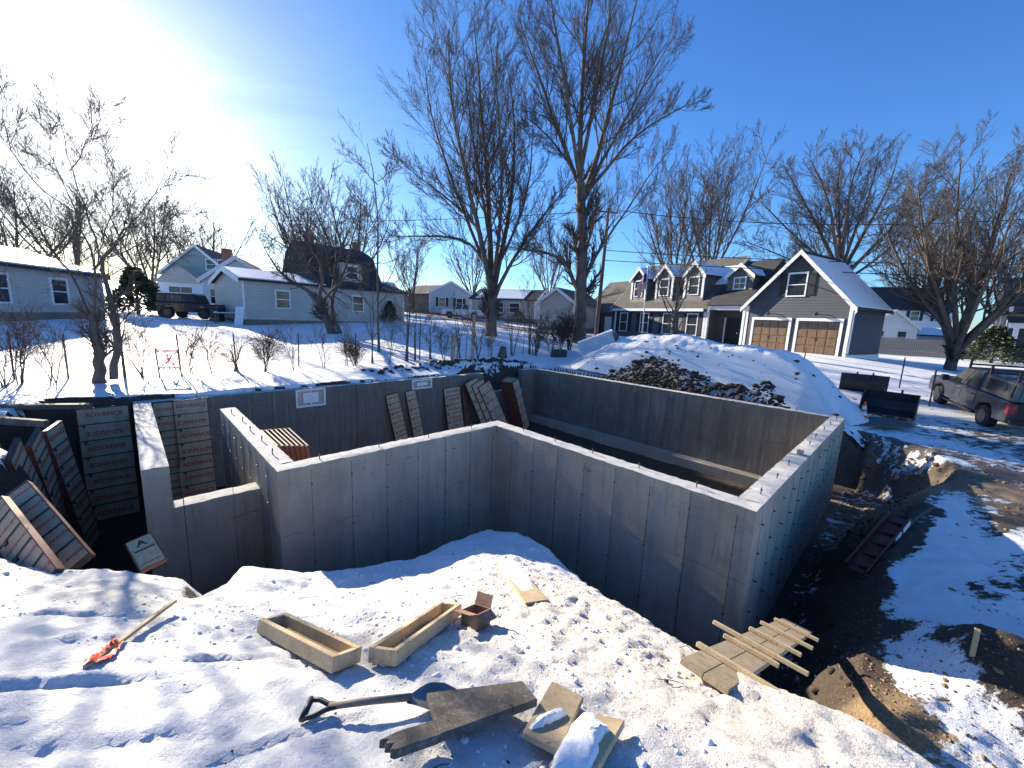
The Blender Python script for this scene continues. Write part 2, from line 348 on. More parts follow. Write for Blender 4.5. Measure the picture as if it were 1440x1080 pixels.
PIT_POLY = [E_(-6.75, -6.9), E_(-5.0, -7.5), (-7.25, 5.4), (-6.6, 4.35), (-5.5, 3.6), (-5, 2.6), (-3, 1.8), (0, 1.2), (2, .9), (2.7, 1.9), (3.25, 2.85), (3.8, 3.7), (4.6, 4.4), (5.6, 5.35), (6.8, 6.3), (7.7, 7.0), (8.5, 7.6), (9.8, 8.3), (11.1, 9.4),
  (11.8, 10.7), (11.6, 12.0), (10.9, 12.7), E_(5.4, 10.7), E_(3.5, 10.45), E_(0, 10.3), E_(-7.2, 9.9), E_(-7.5, 4.8), E_(-6.56, 3.6), E_(-6.55, -2), E_(-6.55, -5.2), E_(-6.7, -6)]
_fr = random.Random(21); FURROW = [(-2.3, 1.72, .35, .55, .03, .03), (-1.7, 2.12, .3, .5, .025, .028), (-3.0, 2.45, .42, .45, .03, .03), (-2.6, 1.45, .22, .6, .022, .022), (-1.0, 1.5, .5, .35, .02, .02), (-3.6, 2.0, .3, .5, .03, .03)]
for (wx, wy, wa, n_) in ((-3.6, 1.6, .55, 7), (-1.6, 3.4, .15, 6), (.1, 2.0, 1.1, 6), (.2, 4.6, -.9, 5)):     # boot prints in short trails
    for i_ in range(n_):
        sd__ = .1 if i_ % 2 else -.1; FURROW.append((wx+math.cos(wa)*.34*i_-math.sin(wa)*sd__+_fr.uniform(-.05, .05), wy+math.sin(wa)*.34*i_+math.cos(wa)*sd__+_fr.uniform(-.05, .05), wa+_fr.uniform(-.25, .25), .13, .05, _fr.uniform(.012, .026)))
HOUSE_D = np.array([-.51, .86]); HOUSE_N = np.array([.86, .51]); RD0 = np.array([2.0, 30.0])
def Hfun(x, y, fine=True):
    x = np.atleast_1d(np.asarray(x, float)); y = np.atleast_1d(np.asarray(y, float)); sh = x.shape; x = x.ravel(); y = y.ravel()
    near = np.clip(1-(np.hypot(x, y)-25)/30, 0, 1)
    rt_ = np.clip(((x-B0[0])*AX[0]+(y-B0[1])*AX[1]-4.6)/1.0, 0, 1)*near
    land = LAND(x, y)+(np.abs(fbm(x, y, 1.5, 4, 15, .6))*.09-.03+fbm(x, y, 7, 3, 17)*.022)*rt_+fbm(x, y, .5, 3, 5)*.05+fbm(x, y, 2.2, 3, 9)*.025*near
    wob = fbm(x, y, .9, 4, 21)*.15; bk = ((x-B0[0])*AX[0]+(y-B0[1])*AX[1]) < -6; pd = sdist(x, y, PIT_POLY)+np.where(bk, .2, 1)*wob
    qq = (x-B0[0])*AX[0]+(y-B0[1])*AX[1]; tt = (x-B0[0])*BX[0]+(y-B0[1])*BX[1]
    slope = np.where((tt > 8.2) & (qq < 5.4), 5.5, np.where((qq > 4.6) & (tt > -.5), 1.5+.6*np.clip((tt-6.5)/1.4, 0, 1), np.where(x > 2.2, 1.6, np.where(bk, 1.2, np.where(x < -4, 3.6, 3.2)))))
    dep = np.maximum(pd, 0)*slope+np.where(pd > 0, fbm(x, y, 1.6, 4, 33)*.28*np.clip(pd*2, 0, 1), 0)
    floor = -2.46+fbm(x, y, .8, 4, 40)*.06+fbm(x, y, 5, 2, 44)*.02
    lp = np.where(pd > 0, np.maximum(land-dep, floor), land); lp = np.where(sdist(x, y, FOOT) > .1, floor, lp)
    sd = sdist(x, y, SPIT_POLY)+fbm(x, y, 1.3, 4, 50)*.09
    sp = SPIT(x, y)+fbm(x, y, .9, 3, 60)*.05
    if fine:
        lump = fbm(x, y, 3.2, 5, 70, .6)*.036+np.maximum(fbm(x, y, 6.5, 3, 75), 0)*.022+fbm(x, y, 13, 2, 78)*.012*(1+1.5*np.exp(-((x-.5)**2+(y-3)**2)/2.5))
        tr = np.exp(-(((y-1.55-.24*(x+1.2)+fbm(x, y, 1.2, 2, 81)*.06)/.05)**2))*np.clip((-.9-x)*2, 0, 1)*np.clip((x+3.2)*2, 0, 1)*.03   # a dragged furrow
        for (fx, fy, fa, fl, fw_, fd) in FURROW:
            c, s_ = math.cos(fa), math.sin(fa); u = (x-fx)*c+(y-fy)*s_; v = -(x-fx)*s_+(y-fy)*c; w_ = np.exp(-(u/fl)**4-(v/fw_)**2); tr = tr+w_*fd-.35*fd*np.exp(-(u/fl)**4-((np.abs(v)-fw_*1.9)/(fw_*.8))**2)
        sp = sp+lump-tr
    sp = sp-np.maximum(-sd, 0)*1.5-np.clip(.25-np.abs(sd), 0, .25)*.18
    z = np.maximum(lp, sp)
    # soil heap with the survey stake, and the low berm beside the bank
    z = z+.5*np.exp(-((x-5.05)**2+(y-3.55)**2)/.3)*(pd < 0)+.15*np.exp(-((x-3.75)**2/.4+(y-3.15)**2/.15))*(pd < .2)
    # dirt lip thrown up behind the rear wall
    q = (x-B0[0])*AX[0]+(y-B0[1])*AX[1]; t = (x-B0[0])*BX[0]+(y-B0[1])*BX[1]
    lip = np.exp(-((q+7.9)/.45)**2)*np.clip((t+1)/4, 0, 1)*np.clip((9-t)/2, 0, 1)*(.10+.14*fbm(x, y, 1.1, 3, 90))
    z = z+np.maximum(lip, 0)*(pd < 0.1)
    return z.reshape(sh)
def G(px, py, tmax=60):          # where the ray through a pixel meets the ground
    d = ray(px, py); t = np.linspace(.8, tmax, 4000); p = CAM[None]+d[None]*t[:, None]
    h = Hfun(p[:, 0], p[:, 1], False); k = np.argmax(p[:, 2] < h)
    q = p[k]; return np.array([q[0], q[1], h[k]])
def gz(x, y): return float(Hfun(x, y, False)[0])

def axis(parts):
    out = []
    for a, b, step in parts: out.append(np.arange(a, b, step))
    return np.concatenate(out+[[parts[-1][1]]])
def grow_axis(start, stop, step, f):
    r = []; p = start; s = step
    while abs(p-stop) > abs(s) and len(r) < 200: s *= f; p += s; r.append(p)
    return r+[stop]
gx = np.concatenate([grow_axis(-11, -400, -.1, 1.09)[::-1], axis([(-11, -4.6, .085), (-4.6, 4.6, .034), (4.6, 13, .085)]), grow_axis(13, 400, .1, 1.09)])
gy = np.concatenate([[-300, -120, -50, -25, -12, -7, -4, -2, -1, -.3, .2, .6], axis([(.9, 5.6, .034), (5.6, 13, .07), (13, 22, .11)]), grow_axis(22, 700, .13, 1.07)])
XX, YY = np.meshgrid(gx, gy); ZZ = Hfun(XX, YY)
far = np.hypot(XX, YY-20); ZZ = ZZ+np.clip((far-150)/250, 0, 2)*4
nx, ny = len(gx), len(gy); idx = np.arange(nx*ny).reshape(ny, nx)
quads = np.stack([idx[:-1, :-1], idx[:-1, 1:], idx[1:, 1:], idx[1:, :-1]], -1).reshape(-1, 4)
xf, yf = XX.ravel(), YY.ravel()
pd = sdist(xf, yf, PIT_POLY)+fbm(xf, yf, .9, 4, 21)*.15; sd = sdist(xf, yf, SPIT_POLY)
q_ = (xf-B0[0])*AX[0]+(yf-B0[1])*AX[1]; t_ = (xf-B0[0])*BX[0]+(yf-B0[1])*BX[1]; rn = (xf-RD0[0])*HOUSE_N[0]+(yf-RD0[1])*HOUSE_N[1]
snow = np.where((np.hypot(xf, yf) < 60) & (sd < -.1), .86+.1*fbm(xf, yf, .35, 3, 180), 1.0)
inpit = (pd > 0) & (sd < .02)
snow[inpit] = np.clip(.30-pd[inpit]*.3, .12, .4); pdn = pd+fbm(xf, yf, 1.7, 4, 23)*.22; snow = np.where((sd < -.05) & (pdn > -.3) & (q_ > 0), np.minimum(snow, .34+.66*np.clip(-pdn/.3, 0, 1)), snow)
snow = np.where(inpit & (q_ > 5.1) & (ZZ.ravel() < -2.2), .40, snow)                     # frosted trench floor beside the right wall
snow = np.where((sd >= -.3) & (sd < .02) & (pd > 0), np.maximum(snow, .25+.7*np.clip((sd+.3)/.3, 0, 1)), snow)
# muddy drive on the right and churned ground between the wall end and the truck
def blob(cx, cy, rx, ry, rot=0.0):
    c, s = math.cos(rot), math.sin(rot); u = (xf-cx)*c+(yf-cy)*s; v = -(xf-cx)*s+(yf-cy)*c; return np.exp(-(u/rx)**2-(v/ry)**2)
mud = np.clip(blob(15, 11.5, 3.2, 7.5, -.85)+blob(20, 12, 5, 8, -.4)+blob(14, 15, 3, 4, -.5), 0, 1)
right = np.clip((q_-5.5)/1.5, 0, 1)*(pd < 0)*(sd < -.1)*(rn < 4)*(yf < 22)
snow = snow-right*.14-mud*.24*(pd < 0)
dirt = blob(3.7, 3.15, .42, .28, .3)*.9+blob(3.75, 2.55, .2, .2)*.8+blob(5.1, 3.1, .5, .3, .5)*.9+blob(5.05, 3.6, .5, .42)*.8+blob(11.5, 9.0, 1.0, .7)*.8+blob(9.9, 7.6, 1.6, .8, .7)*.5+blob(7.0, 4.9, 1.6, .35, .4)*.45+blob(8.8, 6.4, 1.6, .35, .3)*.4
dirt += blob(.27, 1.42, .3, .14, .4)*.9+blob(-2.95, 3.3, .22, .14)*.75+blob(-4.3, 3.25, .5, .3)*.55+blob(-6.6, 4.6, .8, .5, .7)*.6
snow = snow-dirt*.62+blob(11.5, 9.8, .32, 2.0)*.45+blob(12.6, 12.2, .5, 1.6, .6)*.3
lipm = np.exp(-((q_+7.75)/.35)**2)*np.clip((t_+2)/5, 0, 1)*np.clip((9.3-t_)/1, 0, 1)*(pd < 0.1); snow -= lipm*.5*np.clip((t_-1)/3, 0, 1)
snow += .45*blob(*E_(-7.6, 6), 1.0, .5, .8)*(pd > -.3); lawn = blob(33, 23, 5, 7, .5); snow -= lawn*.6
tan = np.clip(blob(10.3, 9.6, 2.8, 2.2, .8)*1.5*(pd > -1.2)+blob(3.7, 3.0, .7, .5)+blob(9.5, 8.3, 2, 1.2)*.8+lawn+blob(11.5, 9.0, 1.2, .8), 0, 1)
sand = np.clip(blob(.6, 3.1, 1.3, 1.1, .5)+blob(.2, 3.9, .9, .6)*.7+blob(1.5, 2.0, .9, .7)+blob(-3.2, 3.0, 1.2, .5)*.6+blob(-1.0, 2.5, .5, .4)*.5, 0, 1)*(sd > -.2)
gm = np_mesh('ground', np.stack([xf, yf, ZZ.ravel()], 1), quads, smooth=True)
for nm, arr in (('snow', snow), ('tan', tan), ('sand', sand), ('mud', mud)):
    a = gm.attributes.new(nm, 'FLOAT', 'POINT'); a.data.foreach_set('value', np.clip(arr, 0, 1).astype(np.float32))

def ground_mat():
    m, nt, bs = new_mat('snowy_ground'); lk = nt.links.new
    at = {}
    for k in ('snow', 'tan', 'sand', 'mud'):
        a = nadd(nt, 'ShaderNodeAttribute', attribute_name=k); at[k] = a.outputs['Fac']
    n1 = noise(nt, 2.6, 9, .68); n2 = noise(nt, 34, 6, .7); n3 = noise(nt, 150, 3, .6); n4 = noise(nt, .5, 6, .6)
    n5 = noise(nt, 5.5, 7, .7, stretch=(.6, 1.7, 1.0))
    j = mathn(nt, 'ADD', mathn(nt, 'MULTIPLY', mathn(nt, 'SUBTRACT', n1, .5), .9), mathn(nt, 'MULTIPLY', mathn(nt, 'SUBTRACT', n5, .5), .8))
    cov = maprange(nt, mathn(nt, 'ADD', at['snow'], j), .44, .50)
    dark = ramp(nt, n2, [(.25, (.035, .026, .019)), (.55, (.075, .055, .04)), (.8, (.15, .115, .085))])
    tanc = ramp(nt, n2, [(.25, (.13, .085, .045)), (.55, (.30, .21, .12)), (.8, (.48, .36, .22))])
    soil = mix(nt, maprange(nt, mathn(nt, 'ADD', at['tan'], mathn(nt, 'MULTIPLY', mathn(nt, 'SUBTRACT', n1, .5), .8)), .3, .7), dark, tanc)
    soil = mix(nt, mathn(nt, 'MULTIPLY', at['mud'], .85), soil, ramp(nt, n2, [(.3, (.075, .073, .07)), (.7, (.17, .165, .155))]))
    white = ramp(nt, n4, [(.3, (.76, .78, .82)), (.7, (.86, .87, .885))])
    grit = mathn(nt, 'MULTIPLY', maprange(nt, n2, .50, .62), mathn(nt, 'ADD', mathn(nt, 'MULTIPLY', at['sand'], .62), .03))
    white = mix(nt, mathn(nt, 'MULTIPLY', at['sand'], .62), white, (.70, .61, .48))
    white = mix(nt, grit, white, (.36, .29, .21))
    spk = mathn(nt, 'MULTIPLY', maprange(nt, n3, .66, .72), maprange(nt, n1, .45, .6, .1, .8))
    white = mix(nt, spk, white, (.16, .12, .085))
    lk(mix(nt, cov, soil, white), bs.inputs['Base Color'])
    lk(maprange(nt, cov, 0, 1, .92, .6), bs.inputs['Roughness']); bs.inputs['Specular IOR Level'].default_value = .3
    b1 = bump(nt, bs, n2, .7, .035); b2 = bump(nt, bs, n3, .6, .014, b1); bump(nt, bs, cov, .6, .03, b2)
    return m
M['ground'] = ground_mat(); gm.materials.append(M['ground'])
ground = tag(link('ground', gm), kind='structure')

# ------------------------------------------------------------------ road strip along the far houses
def strip(name, mat, c0, d, n, l0, l1, w0, w1, lift, step=1.5):
    ls = np.arange(l0, l1+step, step); ws = np.linspace(w0, w1, 6); LL, WW = np.meshgrid(ls, ws)
    X = c0[0]+d[0]*LL+n[0]*WW; Y = c0[1]+d[1]*LL+n[1]*WW; Z = Hfun(X, Y, False)+lift
    k = np.arange(X.size).reshape(X.shape); f = np.stack([k[:-1, :-1], k[:-1, 1:], k[1:, 1:], k[1:, :-1]], -1).reshape(-1, 4)
    o = link(name, np_mesh(name, np.stack([X.ravel(), Y.ravel(), Z.ravel()], 1), f, [mat], True)); return tag(o, kind='structure')
M['asphalt'] = simple('asphalt', (.06, .058, .056), (.17, .165, .16), 1.2, .85, .3, 60, stretch=(1, 1, 1))
strip('road', M['asphalt'], RD0, HOUSE_D, HOUSE_N, -8, 80, 1.0, 6.5, .035)

# ------------------------------------------------------------------ spoil mound behind the right wall
crest = np.array([at_y(*c) for c in ((800, 514, 22), (822, 506, 21.3), (850, 489, 20.6), (880, 475, 20), (920, 471, 19), (960, 472, 18), (1000, 479, 17), (1060, 486, 15.8), (1098, 491, 15.0), (1116, 498, 14.7))])
def mound_h(x, y):
    best = np.full(x.shape, -9.0)
    seg = []
    for i in range(len(crest)-1):
        for k in np.linspace(0, 1, 8, endpoint=False): seg.append(crest[i]*(1-k)+crest[i+1]*k)
    seg = np.array(seg); Zs = []
    for c in seg:
        du = (x-c[0])*HOUSE_N[0]+(y-c[1])*HOUSE_N[1]; dv = (x-c[0])*HOUSE_D[0]+(y-c[1])*HOUSE_D[1]
        near = du < 0; dd = np.sqrt((du*np.where(near, .85, 1.0))**2+(dv*np.where(dv < 0, 1.3, 1.1))**2)
        best = np.maximum(best, c[2]-.8*(np.sqrt(dd*dd+.16)-.4))
    return best
mx, my = np.meshgrid(np.arange(.5, 15.5, .07), np.arange(8.5, 23, .07))
mz = mound_h(mx, my)+fbm(mx, my, .8, 4, 101)*.16+fbm(mx, my, 3, 4, 105)*.07
# frozen dark soil on the slope facing the basement, torn open
ps = np.array([(4.1, 17.0), (5.2, 17.0), (6.1, 17.1), (6.9, 15.6), (7.6, 14.6), (8.9, 12.9), (9.6, 12.2), (8.9, 10.9), (5.6, 13.8), (3.7, 16.0)])
sdm = sdist(mx.ravel(), my.ravel(), ps).reshape(mx.shape)+fbm(mx, my, 1.1, 4, 120)*.55
torn = np.clip(sdm/.25, 0, 1)
mz = mz-torn*.10+torn*np.abs(fbm(mx, my, 3.4, 3, 130))*.24
base = Hfun(mx, my, False); mz = np.minimum(mz, LAND(mx, my)+.06+np.maximum(-sdist(mx.ravel(), my.ravel(), PIT_POLY).reshape(mx.shape), 0)*1.5); wallkeep = ((mx-B0[0])*BX[0]+(my-B0[1])*BX[1] < 8.5)
keep = (mz > base-.12) & ~wallkeep & (sdist(mx.ravel(), my.ravel(), PIT_POLY).reshape(mx.shape) < .12)
ki = np.arange(mx.size).reshape(mx.shape); fq = np.stack([ki[:-1, :-1], ki[:-1, 1:], ki[1:, 1:], ki[1:, :-1]], -1)
fk = keep[:-1, :-1] & keep[:-1, 1:] & keep[1:, 1:] & keep[1:, :-1]
fsel = fq[fk]; used = np.unique(fsel); remap = np.full(mx.size, -1); remap[used] = np.arange(len(used))
mm = np_mesh('spoil_mound', np.stack([mx.ravel()[used], my.ravel()[used], mz.ravel()[used]], 1), remap[fsel], [M['ground']], True)
msnow = np.clip(1-torn*1.2-.5*np.clip(fbm(mx, my, 1.1, 4, 141)*2.2-.45, 0, 1), 0, 1).ravel()[used]
for nm, arr in (('snow', msnow), ('tan', np.clip(fbm(mx, my, .7, 2, 150), 0, 1).ravel()[used]*.6), ('sand', msnow*0), ('mud', msnow*0)):
    a = mm.attributes.new(nm, 'FLOAT', 'POINT'); a.data.foreach_set('value', arr.astype(np.float32))
tag(link('spoil_mound', mm), kind='structure')
def MZ(x, y):
    x = np.atleast_1d(float(x)); y = np.atleast_1d(float(y)); return max(float(mound_h(x, y)[0]), gz(x, y))

# ------------------------------------------------------------------ loose soil clods, snow crumbs and twigs lying about
ico = bmesh.new(); bmesh.ops.create_icosphere(ico, subdivisions=1, radius=1)
ICV = np.array([v.co[:] for v in ico.verts]); ICF = np.array([[v.index for v in f.verts] for f in ico.faces]); ico.free()
def scatter(name, pts, sizes, mat, seed, label=None, flat=.65):
    rg = np.random.default_rng(seed); n = len(pts)
    v = ICV[None]*(1+rg.normal(0, .15, (n, len(ICV), 1)))*sizes[:, None, None]*np.stack([rg.uniform(.7, 1.3, n), rg.uniform(.7, 1.3, n), rg.uniform(flat*.7, flat*1.2, n)], 1)[:, None]
    a = rg.uniform(0, 6.28, n); c, s = np.cos(a)[:, None], np.sin(a)[:, None]
    v = np.stack([v[..., 0]*c-v[..., 1]*s, v[..., 0]*s+v[..., 1]*c, v[..., 2]], -1)+pts[:, None]
    f = ICF[None]+(np.arange(n)*len(ICV))[:, None, None]
    o = link(name, np_mesh(name, v.reshape(-1, 3), f.reshape(-1, 3), [mat], True)); return tag(o, label, None, None, 'stuff')
M['clod'] = simple('clod', (.03, .024, .019), (.085, .066, .05), 9, .95, .6, 40)
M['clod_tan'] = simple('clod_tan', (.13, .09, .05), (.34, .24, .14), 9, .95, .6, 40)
rg = np.random.default_rng(5)
cx, cy = rg.uniform(3.6, 9.4, 9000), rg.uniform(10.6, 17.4, 9000)
ins = sdist(cx, cy, ps)+fbm(cx, cy, 1.1, 4, 120)*.55 > -.05; ins &= ((cx-B0[0])*BX[0]+(cy-B0[1])*BX[1]) > 8.6; cx, cy = cx[ins][:2600], cy[ins][:2600]
cz = mound_h(cx, cy)+fbm(cx, cy, .8, 4, 101)*.16
scatter('mound_clods', np.stack([cx, cy, cz], 1), rg.gamma(1.8, .026, len(cx)).clip(.012, .17), M['clod'], 6, 'dark frozen soil clods covering the torn mound slope')
bx, by = rg.uniform(-7, 12, 16000), rg.uniform(2.4, 12.5, 16000); zz_ = Hfun(bx, by)
pb = sdist(bx, by, PIT_POLY); ok = (pb > .02) & (sdist(bx, by, SPIT_POLY) < -.05) & (((bx-B0[0])*AX[0]+(by-B0[1])*AX[1] > 5.2) | ((bx-B0[0])*BX[0]+(by-B0[1])*BX[1] < -5.8))
bx, by, zz_ = bx[ok][:3000], by[ok][:3000], zz_[ok][:3000]
tn = (np.hypot(bx-10.3, by-9.6) < 2.6)
scatter('pit_clods', np.stack([bx, by, zz_], 1)[~tn], rg.gamma(1.8, .013, (~tn).sum()).clip(.008, .065), M['clod'], 7, 'dark earth clods lying on the trench banks')
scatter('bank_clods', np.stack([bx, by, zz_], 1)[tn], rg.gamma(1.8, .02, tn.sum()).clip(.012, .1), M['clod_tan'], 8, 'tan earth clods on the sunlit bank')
sx, sy = rg.uniform(-4.4, 2.2, 16000), rg.uniform(.9, 6, 16000); wgt = fbm(sx, sy, 1.4, 3, 160)+np.exp(-((sx-.6)**2+(sy-3.4)**2)/1.6)*.9
ok = (sdist(sx, sy, SPIT_POLY) > .05) & (wgt > .12); sx, sy = sx[ok][:3800], sy[ok][:3800]
scatter('snow_crumbs', np.stack([sx, sy, Hfun(sx, sy)], 1), rg.gamma(1.5, .0042, len(sx)).clip(.003, .024), M['snow'], 9, 'small frozen snow crumbs over the near bank')
ok = rg.uniform(0, 1, 600) > .5; dx, dy = rg.uniform(-4.4, 2.2, 600)[ok], rg.uniform(.9, 5.6, 600)[ok]; k2 = sdist(dx, dy, SPIT_POLY) > .05; dx, dy = dx[k2], dy[k2]
scatter('dirt_crumbs', np.stack([dx, dy, Hfun(dx, dy)], 1), rg.gamma(1.5, .0035, len(dx)).clip(.003, .016), M['clod'], 10, 'dark soil crumbs speckled over the near snow')
mxx, myy = rg.uniform(2, 12, 900), rg.uniform(11, 20, 900); mh = mound_h(mxx, myy)+fbm(mxx, myy, .8, 4, 101)*.16; ok = (mh > Hfun(mxx, myy)) & (rg.uniform(0, 1, 900) > .55) & (((mxx-B0[0])*BX[0]+(myy-B0[1])*BX[1]) > 8.7)
scatter('mound_crumbs', np.stack([mxx, myy, mh], 1)[ok], rg.gamma(1.6, .022, ok.sum()).clip(.01, .1), M['clod'], 11, 'scattered soil lumps on the snowy mound')
ex, ey = np.concatenate([rg.uniform(3, 6.2, 5000), rg.uniform(6, 13, 5000)]), np.concatenate([rg.uniform(1.6, 5, 5000), rg.uniform(5, 12.5, 5000)])
sel = (sdist(ex, ey, PIT_POLY) < .5) & (sdist(ex, ey, SPIT_POLY) < -.25) & (fbm(ex, ey, .9, 3, 190) > .05); ex, ey = ex[sel], ey[sel]
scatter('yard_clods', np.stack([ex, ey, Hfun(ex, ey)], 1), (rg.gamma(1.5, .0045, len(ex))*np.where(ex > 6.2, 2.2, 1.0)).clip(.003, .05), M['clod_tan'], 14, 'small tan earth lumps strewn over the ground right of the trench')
# lumps tumbled along the lip behind the rear wall
lt = rg.beta(2.2, 1.2, 420)*9.5-.5; lq = rg.normal(-7.75, .25, 420); lp_ = B0[None]+AX[None]*lq[:, None]+BX[None]*lt[:, None]
scatter('lip_clods', np.stack([lp_[:, 0], lp_[:, 1], Hfun(lp_[:, 0], lp_[:, 1])], 1), rg.gamma(1.6, .03, 420).clip(.015, .17), M['clod'], 12, 'dark clods along the bank behind the rear wall')
# dead twigs and weed stalks on the near snow
tw = MB(); rr = random.Random(3)
for i in range(34):
    x, y = rr.uniform(-4.2, 2.0), rr.uniform(1.1, 5.2)
    if sdist(np.array([x]), np.array([y]), SPIT_POLY)[0] < .1: continue
    a = rr.uniform(-.5, .9); l = rr.uniform(.04, .16); z = float(Hfun(x, y)[0]); x2, y2 = x+l*math.cos(a), y+l*math.sin(a)
    tw.tube([(x, y, z+.004), ((x+x2)/2+rr.uniform(-.02, .02), (y+y2)/2, z+.014), (x2, y2, float(Hfun(x2, y2)[0])+.006)], [.003, .0035, .002], 4)
tag(tw.build('dead_twigs', M['twig']), 'short dead twigs strewn over the near snow', None, None, 'stuff')

# ------------------------------------------------------------------ poured concrete foundation
def concrete_mat(name, a, b):
    m, nt, bs = new_mat(name); n1 = noise(nt, 1.1, 8, .65); n2 = noise(nt, 5, 7, .6, stretch=(1, 1, .35)); n3 = noise(nt, 60, 4, .6)
    base = ramp(nt, n1, [(.3, a), (.7, b)])
    base = mix(nt, maprange(nt, n2, .4, .7, 0, .35), base, tuple(x*.72 for x in a))
    co = nadd(nt, 'ShaderNodeTexCoord'); sp = nadd(nt, 'ShaderNodeSeparateXYZ'); nt.links.new(co.outputs['Object'], sp.inputs[0])
    n4 = noise(nt, 9, 5, .7, stretch=(.35, .35, 1.6)); band = mathn(nt, 'MULTIPLY', maprange(nt, sp.outputs[2], -.42, -.28), maprange(nt, sp.outputs[2], -.14, -.2))
    honey = mathn(nt, 'MULTIPLY', band, maprange(nt, n4, .6, .66)); base = mix(nt, mathn(nt, 'MULTIPLY', honey, .75), base, tuple(x*.35 for x in a))
    pit = maprange(nt, noise(nt, 22, 2, .5), .70, .74); base = mix(nt, mathn(nt, 'MULTIPLY', pit, .5), base, tuple(x*.4 for x in a))
    cells = None
    for ax_ in (AX, BX):         # each form panel left its own tone
        dp = nadd(nt, 'ShaderNodeVectorMath', operation='DOT_PRODUCT'); nt.links.new(co.outputs['Object'], dp.inputs[0]); dp.inputs[1].default_value = (ax_[0], ax_[1], 0)
        fl = mathn(nt, 'FLOOR', mathn(nt, 'DIVIDE', mathn(nt, 'ADD', dp.outputs['Value'], .137), .61)); cells = fl if cells is None else mathn(nt, 'ADD', cells, mathn(nt, 'MULTIPLY', fl, 7.3))
    wnn = nadd(nt, 'ShaderNodeTexWhiteNoise', noise_dimensions='1D'); nt.links.new(cells, wnn.inputs['W'])
    base = mix(nt, maprange(nt, wnn.outputs['Value'], 0, 1, 0, .28), base, tuple(x*.7 for x in a))
    run = noise(nt, 7, 5, .7, stretch=(2.2, 2.2, .12)); base = mix(nt, maprange(nt, run, .56, .72, 0, .5), base, (.42, .385, .325)); base = mix(nt, maprange(nt, run, .44, .3, 0, .5), base, tuple(x*.5 for x in a))
    line = mathn(nt, 'MULTIPLY', maprange(nt, noise(nt, 1.6, 4, .6), .5, .56), maprange(nt, mathn(nt, 'ABSOLUTE', mathn(nt, 'ADD', mathn(nt, 'ADD', sp.outputs[2], 1.22), mathn(nt, 'MULTIPLY', noise(nt, .8, 3), -.3))), .012, .0)); base = mix(nt, mathn(nt, 'MULTIPLY', line, .7), base, tuple(x*.45 for x in a))
    nt.links.new(base, bs.inputs['Base Color']); bs.inputs['Roughness'].default_value = .85; bs.inputs['Specular IOR Level'].default_value = .3
    b1 = bump(nt, bs, n3, .25, .006); bump(nt, bs, mathn(nt, 'SUBTRACT', n2, mathn(nt, 'ADD', honey, pit)), .35, .012, b1); return m
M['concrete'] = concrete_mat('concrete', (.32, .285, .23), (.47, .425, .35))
M['concrete_shaded'] = concrete_mat('concrete_shaded', (.15, .138, .118), (.22, .205, .178))  # same concrete darkened: shade of the far and rear walls put into the colour
M['concrete_top'] = simple('concrete_top', (.42, .41, .39), (.62, .61, .58), 7, .9, .6, 36, bd=.008)
FND = empty('concrete_foundation', st(-1, 3, -2.44), label='grey poured concrete basement foundation standing in the open excavation', cat='foundation')
aV = np.array([AX[0], AX[1], 0]); bV = np.array([BX[0], BX[1], 0])
rgw = random.Random(11)
def stbox(mb, s0, s1, t0, t1, z0, z1): return mb.obox(st(s0, t0, z0), aV*(s1-s0), bV*(t1-t0), (0, 0, z1-z0))
def wall(name, s0, s1, t0, t1, z0=-2.6, z1=0.0, top=True, mat='concrete'):
    mb = MB(); stbox(mb, s0, s1, t0, t1, z0, z1-.012); w = mb.build(name, M[mat], FND, True)
    if top:      # the trowelled top, uneven
        n = max(2, int(max(s1-s0, t1-t0)/.09)); lng = (s1-s0) > (t1-t0); vs = []; fs = []
        for i in range(n+1):
            for j in range(5):
                u, v = i/n, j/4
                s, t = (s0+(s1-s0)*u, t0+(t1-t0)*v) if lng else (s0+(s1-s0)*v, t0+(t1-t0)*u)
                edge = j in (0, 4); vs.append(st(s, t, z1-.004+(rgw.uniform(-.012, .004) if edge else rgw.uniform(-.006, .008))))
        for i in range(n):
            for j in range(4):
                k = i*5+j; f = (k, k+1, k+6, k+5); fs.append(f)
        mt = MB(); mt.v = vs; mt.f = fs; o = mt.build('wall_top', M['concrete_top'], w, True, smooth=True)
        bm = bmesh.new(); bm.from_mesh(o.data); bmesh.ops.recalc_face_normals(bm, faces=bm.faces)
        for f in bm.faces:
            if f.normal.z < 0: f.normal_flip()
        bm.to_mesh(o.data); bm.free()
    return w
wall('wall', -.3, 0, -4.2, 0.0)
wall('wall', -.3, 4.98, 0.0, .3)
wall('wall', 4.68, 4.98, .3, 8.35)
wall('wall', -6.6, 4.68, 8.05, 8.35, mat='concrete_shaded')
wall('wall', -6.6, -6.3, -5.6, -.4, mat='concrete_shaded'); wall('wall', -6.57, -6.27, -.4, 4.9, mat='concrete_shaded'); wall('wall', -6.6, -6.3, 7.25, 8.05, mat='concrete_shaded')
wall('wall', -6.6, -6.3, 4.9, 7.25, -2.6, -.85)
wall('wall', -6.3, -1.15, -5.6, -5.3)
wall('wall', -4.7, -.3, -4.2, -3.9)
wall('wall', -1.45, -1.15, -5.3, -4.2, -2.6, -.65)
ft = MB(); stbox(ft, -6.27, 4.66, 7.65, 8.05, -2.6, -2.16); ft.build('footing', M['concrete'], FND, True)
ft = MB(); stbox(ft, 0.0, 4.66, .3, .62, -2.6, -2.18); ft.build('footing', M['concrete'], FND, True)
